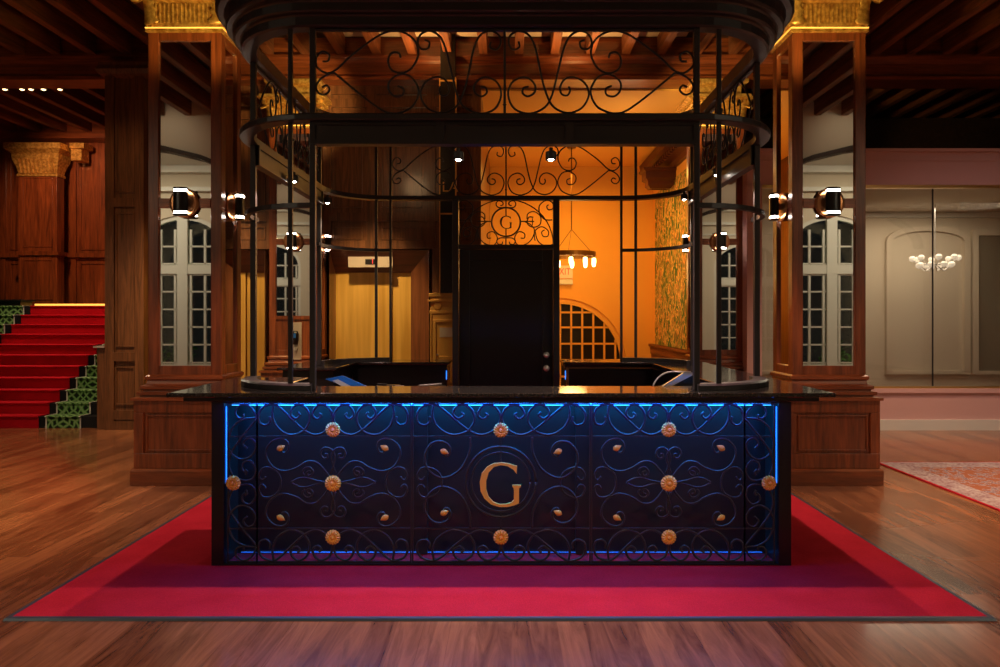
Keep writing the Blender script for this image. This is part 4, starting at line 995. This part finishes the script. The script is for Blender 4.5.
g1 = stair_band(-6.28, -5.80, 0.001, 0.010, 'stair_border_carpet', 'greencarpet', None); tag(g1, 'green patterned carpet strip on the right side of the stairs', 'carpet')
g2 = stair_band(-11.0, -8.13, 0.001, 0.010, 'stair_border_carpet', 'greencarpet', None); tag(g2, 'green patterned carpet on the left side of the stairs', 'carpet')
for gg, xs in ((g1, (-6.272, -5.808)), (g2, (-8.138,))):
    for xx in xs: stair_band(xx-0.008, xx+0.008, 0.001, 0.014, 'cream_edging', 'white', gg)
# landing furniture: low dark ledge and warm light strip
o = MB().box(-10.9, -8.38, 12.06, 12.36, 1.708, 1.79).box(-10.9, -8.34, 12.02, 12.38, 1.79, 1.82).build('landing_ledge', 'lacquer', bevel=0.006); tag(o, 'low black ledge at the top left of the stairs', 'ledge')
o = MB().box(-8.5, -5.5, 12.6, 12.63, 1.712, 1.755).build('glow_strip', 'warmglow'); tag(o, 'warm glowing light strip along the stair landing', 'light strip')
# pilaster with capital in alcove
py0, py1 = 13.44, 13.66
px0, px1 = -9.38, -8.64
pl = empty('alcove_pilaster', ((px0+px1)/2, 13.6, 1.70), 'wooden pilaster with gilded capital above the stair landing', 'pilaster')
mb = MB().box(px0, px1, py0, py1, 1.71, 4.22)
for (za, zb) in ((1.85, 2.62), (2.86, 4.2)):
    for (p, q, r_, s_) in ((px0+0.08, px0+0.10, za, zb), (px1-0.10, px1-0.08, za, zb), (px0+0.1, px1-0.1, za, za+0.02), (px0+0.1, px1-0.1, zb-0.02, zb)): mb.box(p, q, py0-0.012, py0, r_, s_)
mb.sweep(rectpath(px0, px1, py0, py1), [(0,2.70),(0.04,2.70),(0.05,2.78),(0,2.78)])
mb.build('shaft', 'wood', pl, bevel=0.004)
mb = MB().sweep(rectpath(px0, px1, py0, py1), [(-0.02,4.22),(0.02,4.22),(0.02,4.26),(0.0,4.28),(0.03,4.42),(0.07,4.52),(0.08,4.58),(0.08,4.64),(0.12,4.68),(0.17,4.72),(0.17,4.83),(-0.02,4.83)])
for i in range(9):
    xx = px0+0.06+(px1-px0-0.12)*i/8; mb.tube([(xx, py0-0.02, 4.28), (xx, py0-0.05, 4.42), (xx, py0-0.09, 4.54)], 0.022, 6)
mb.build('capital', 'gold', pl)
br = MB().box(-8.44, -8.24, 13.55, 13.8, 4.55, 4.80).box(-8.44, -8.16, 13.5, 13.8, 4.78, 4.88).build('wall_bracket', 'gold'); tag(br, 'small gilded bracket beside the alcove pilaster capital', 'bracket')
# track spotlights under the second cross beam
for i, px in enumerate((5, 22, 31, 43.5, 60)):
    x, y, z = at(px, 89.5, 10.1)
    t = empty('track_spotlight', (x, y, z), ('%s of the five track spotlights under the left ceiling beam' % ('leftmost', 'second from left', 'middle one', 'second from right', 'rightmost')[i]), 'spotlight', 'track spotlights above the stairs')
    MB().lathe([(0.0,z+0.16),(0.03,z+0.16),(0.055,z+0.05),(0.055,z),(0.0,z+0.02)], (x, y, 0), 'z', 14).build('lamp_body', 'metal', t)
    MB().lathe([(0.0,z-0.012),(0.02,z-0.010),(0.032,z+0.0),(0.0,z+0.01)], (x, y, 0), 'z', 12).build('lens', 'tracklens', t) if 'tracklens' in M else None
    if 'tracklens' not in M:
        M['tracklens'] = mat('track_lens', (1, 1, 1), 0.3, emit=(1.0, 0.66, 0.30), estr=5)
        MB().lathe([(0.0,z-0.012),(0.02,z-0.010),(0.032,z+0.0),(0.0,z+0.01)], (x, y, 0), 'z', 12).build('lens', 'tracklens', t)
o = MB().box(-7.5, -6.3, 10.08, 10.12, 4.98, 5.02).build('light_track', 'metal'); tag(o, 'thin black lighting track under the left ceiling beam', 'track')
for xx in (-7.4, -6.4): MB().box(xx-0.01, xx+0.01, 10.09, 10.11, 5.02, 5.36).build('hanger', 'metal', o)

# crystal chandelier put in the gallery in place of a reflection in the glass
x, y, z = at(935, 263, 11.6)
cr = empty('chandelier_reflection', (x, y, z), 'pale crystal chandelier standing in for a reflection in the glass screen at right', 'chandelier')
MB().tube([(x, y, z+0.1), (x, y, 3.4)], 0.008).build('stem', 'chrome', cr)
M['crystal'] = mat('lit_crystal', (0.9, 0.85, 0.75), 0.2, emit=(1.0, 0.82, 0.6), estr=0.55)
for k in range(16):
    a = 2*PI*k/16; rr = 0.33 if k % 2 else 0.24; zz = z + (0.06 if k % 2 else -0.05)
    arm = MB().tube([(x, y, z-0.02), (x+rr*0.6*math.cos(a), y+rr*0.6*math.sin(a), zz-0.08), (x+rr*math.cos(a), y+rr*math.sin(a), zz)], 0.008).build('arm', 'chrome', cr)
    MB().lathe([(0.0,zz-0.04),(0.045,zz-0.01),(0.055,zz+0.03),(0.03,zz+0.06),(0.0,zz+0.065)], (x+rr*math.cos(a), y+rr*math.sin(a), 0), 'z', 8).build('glass_cup', 'crystal', cr)
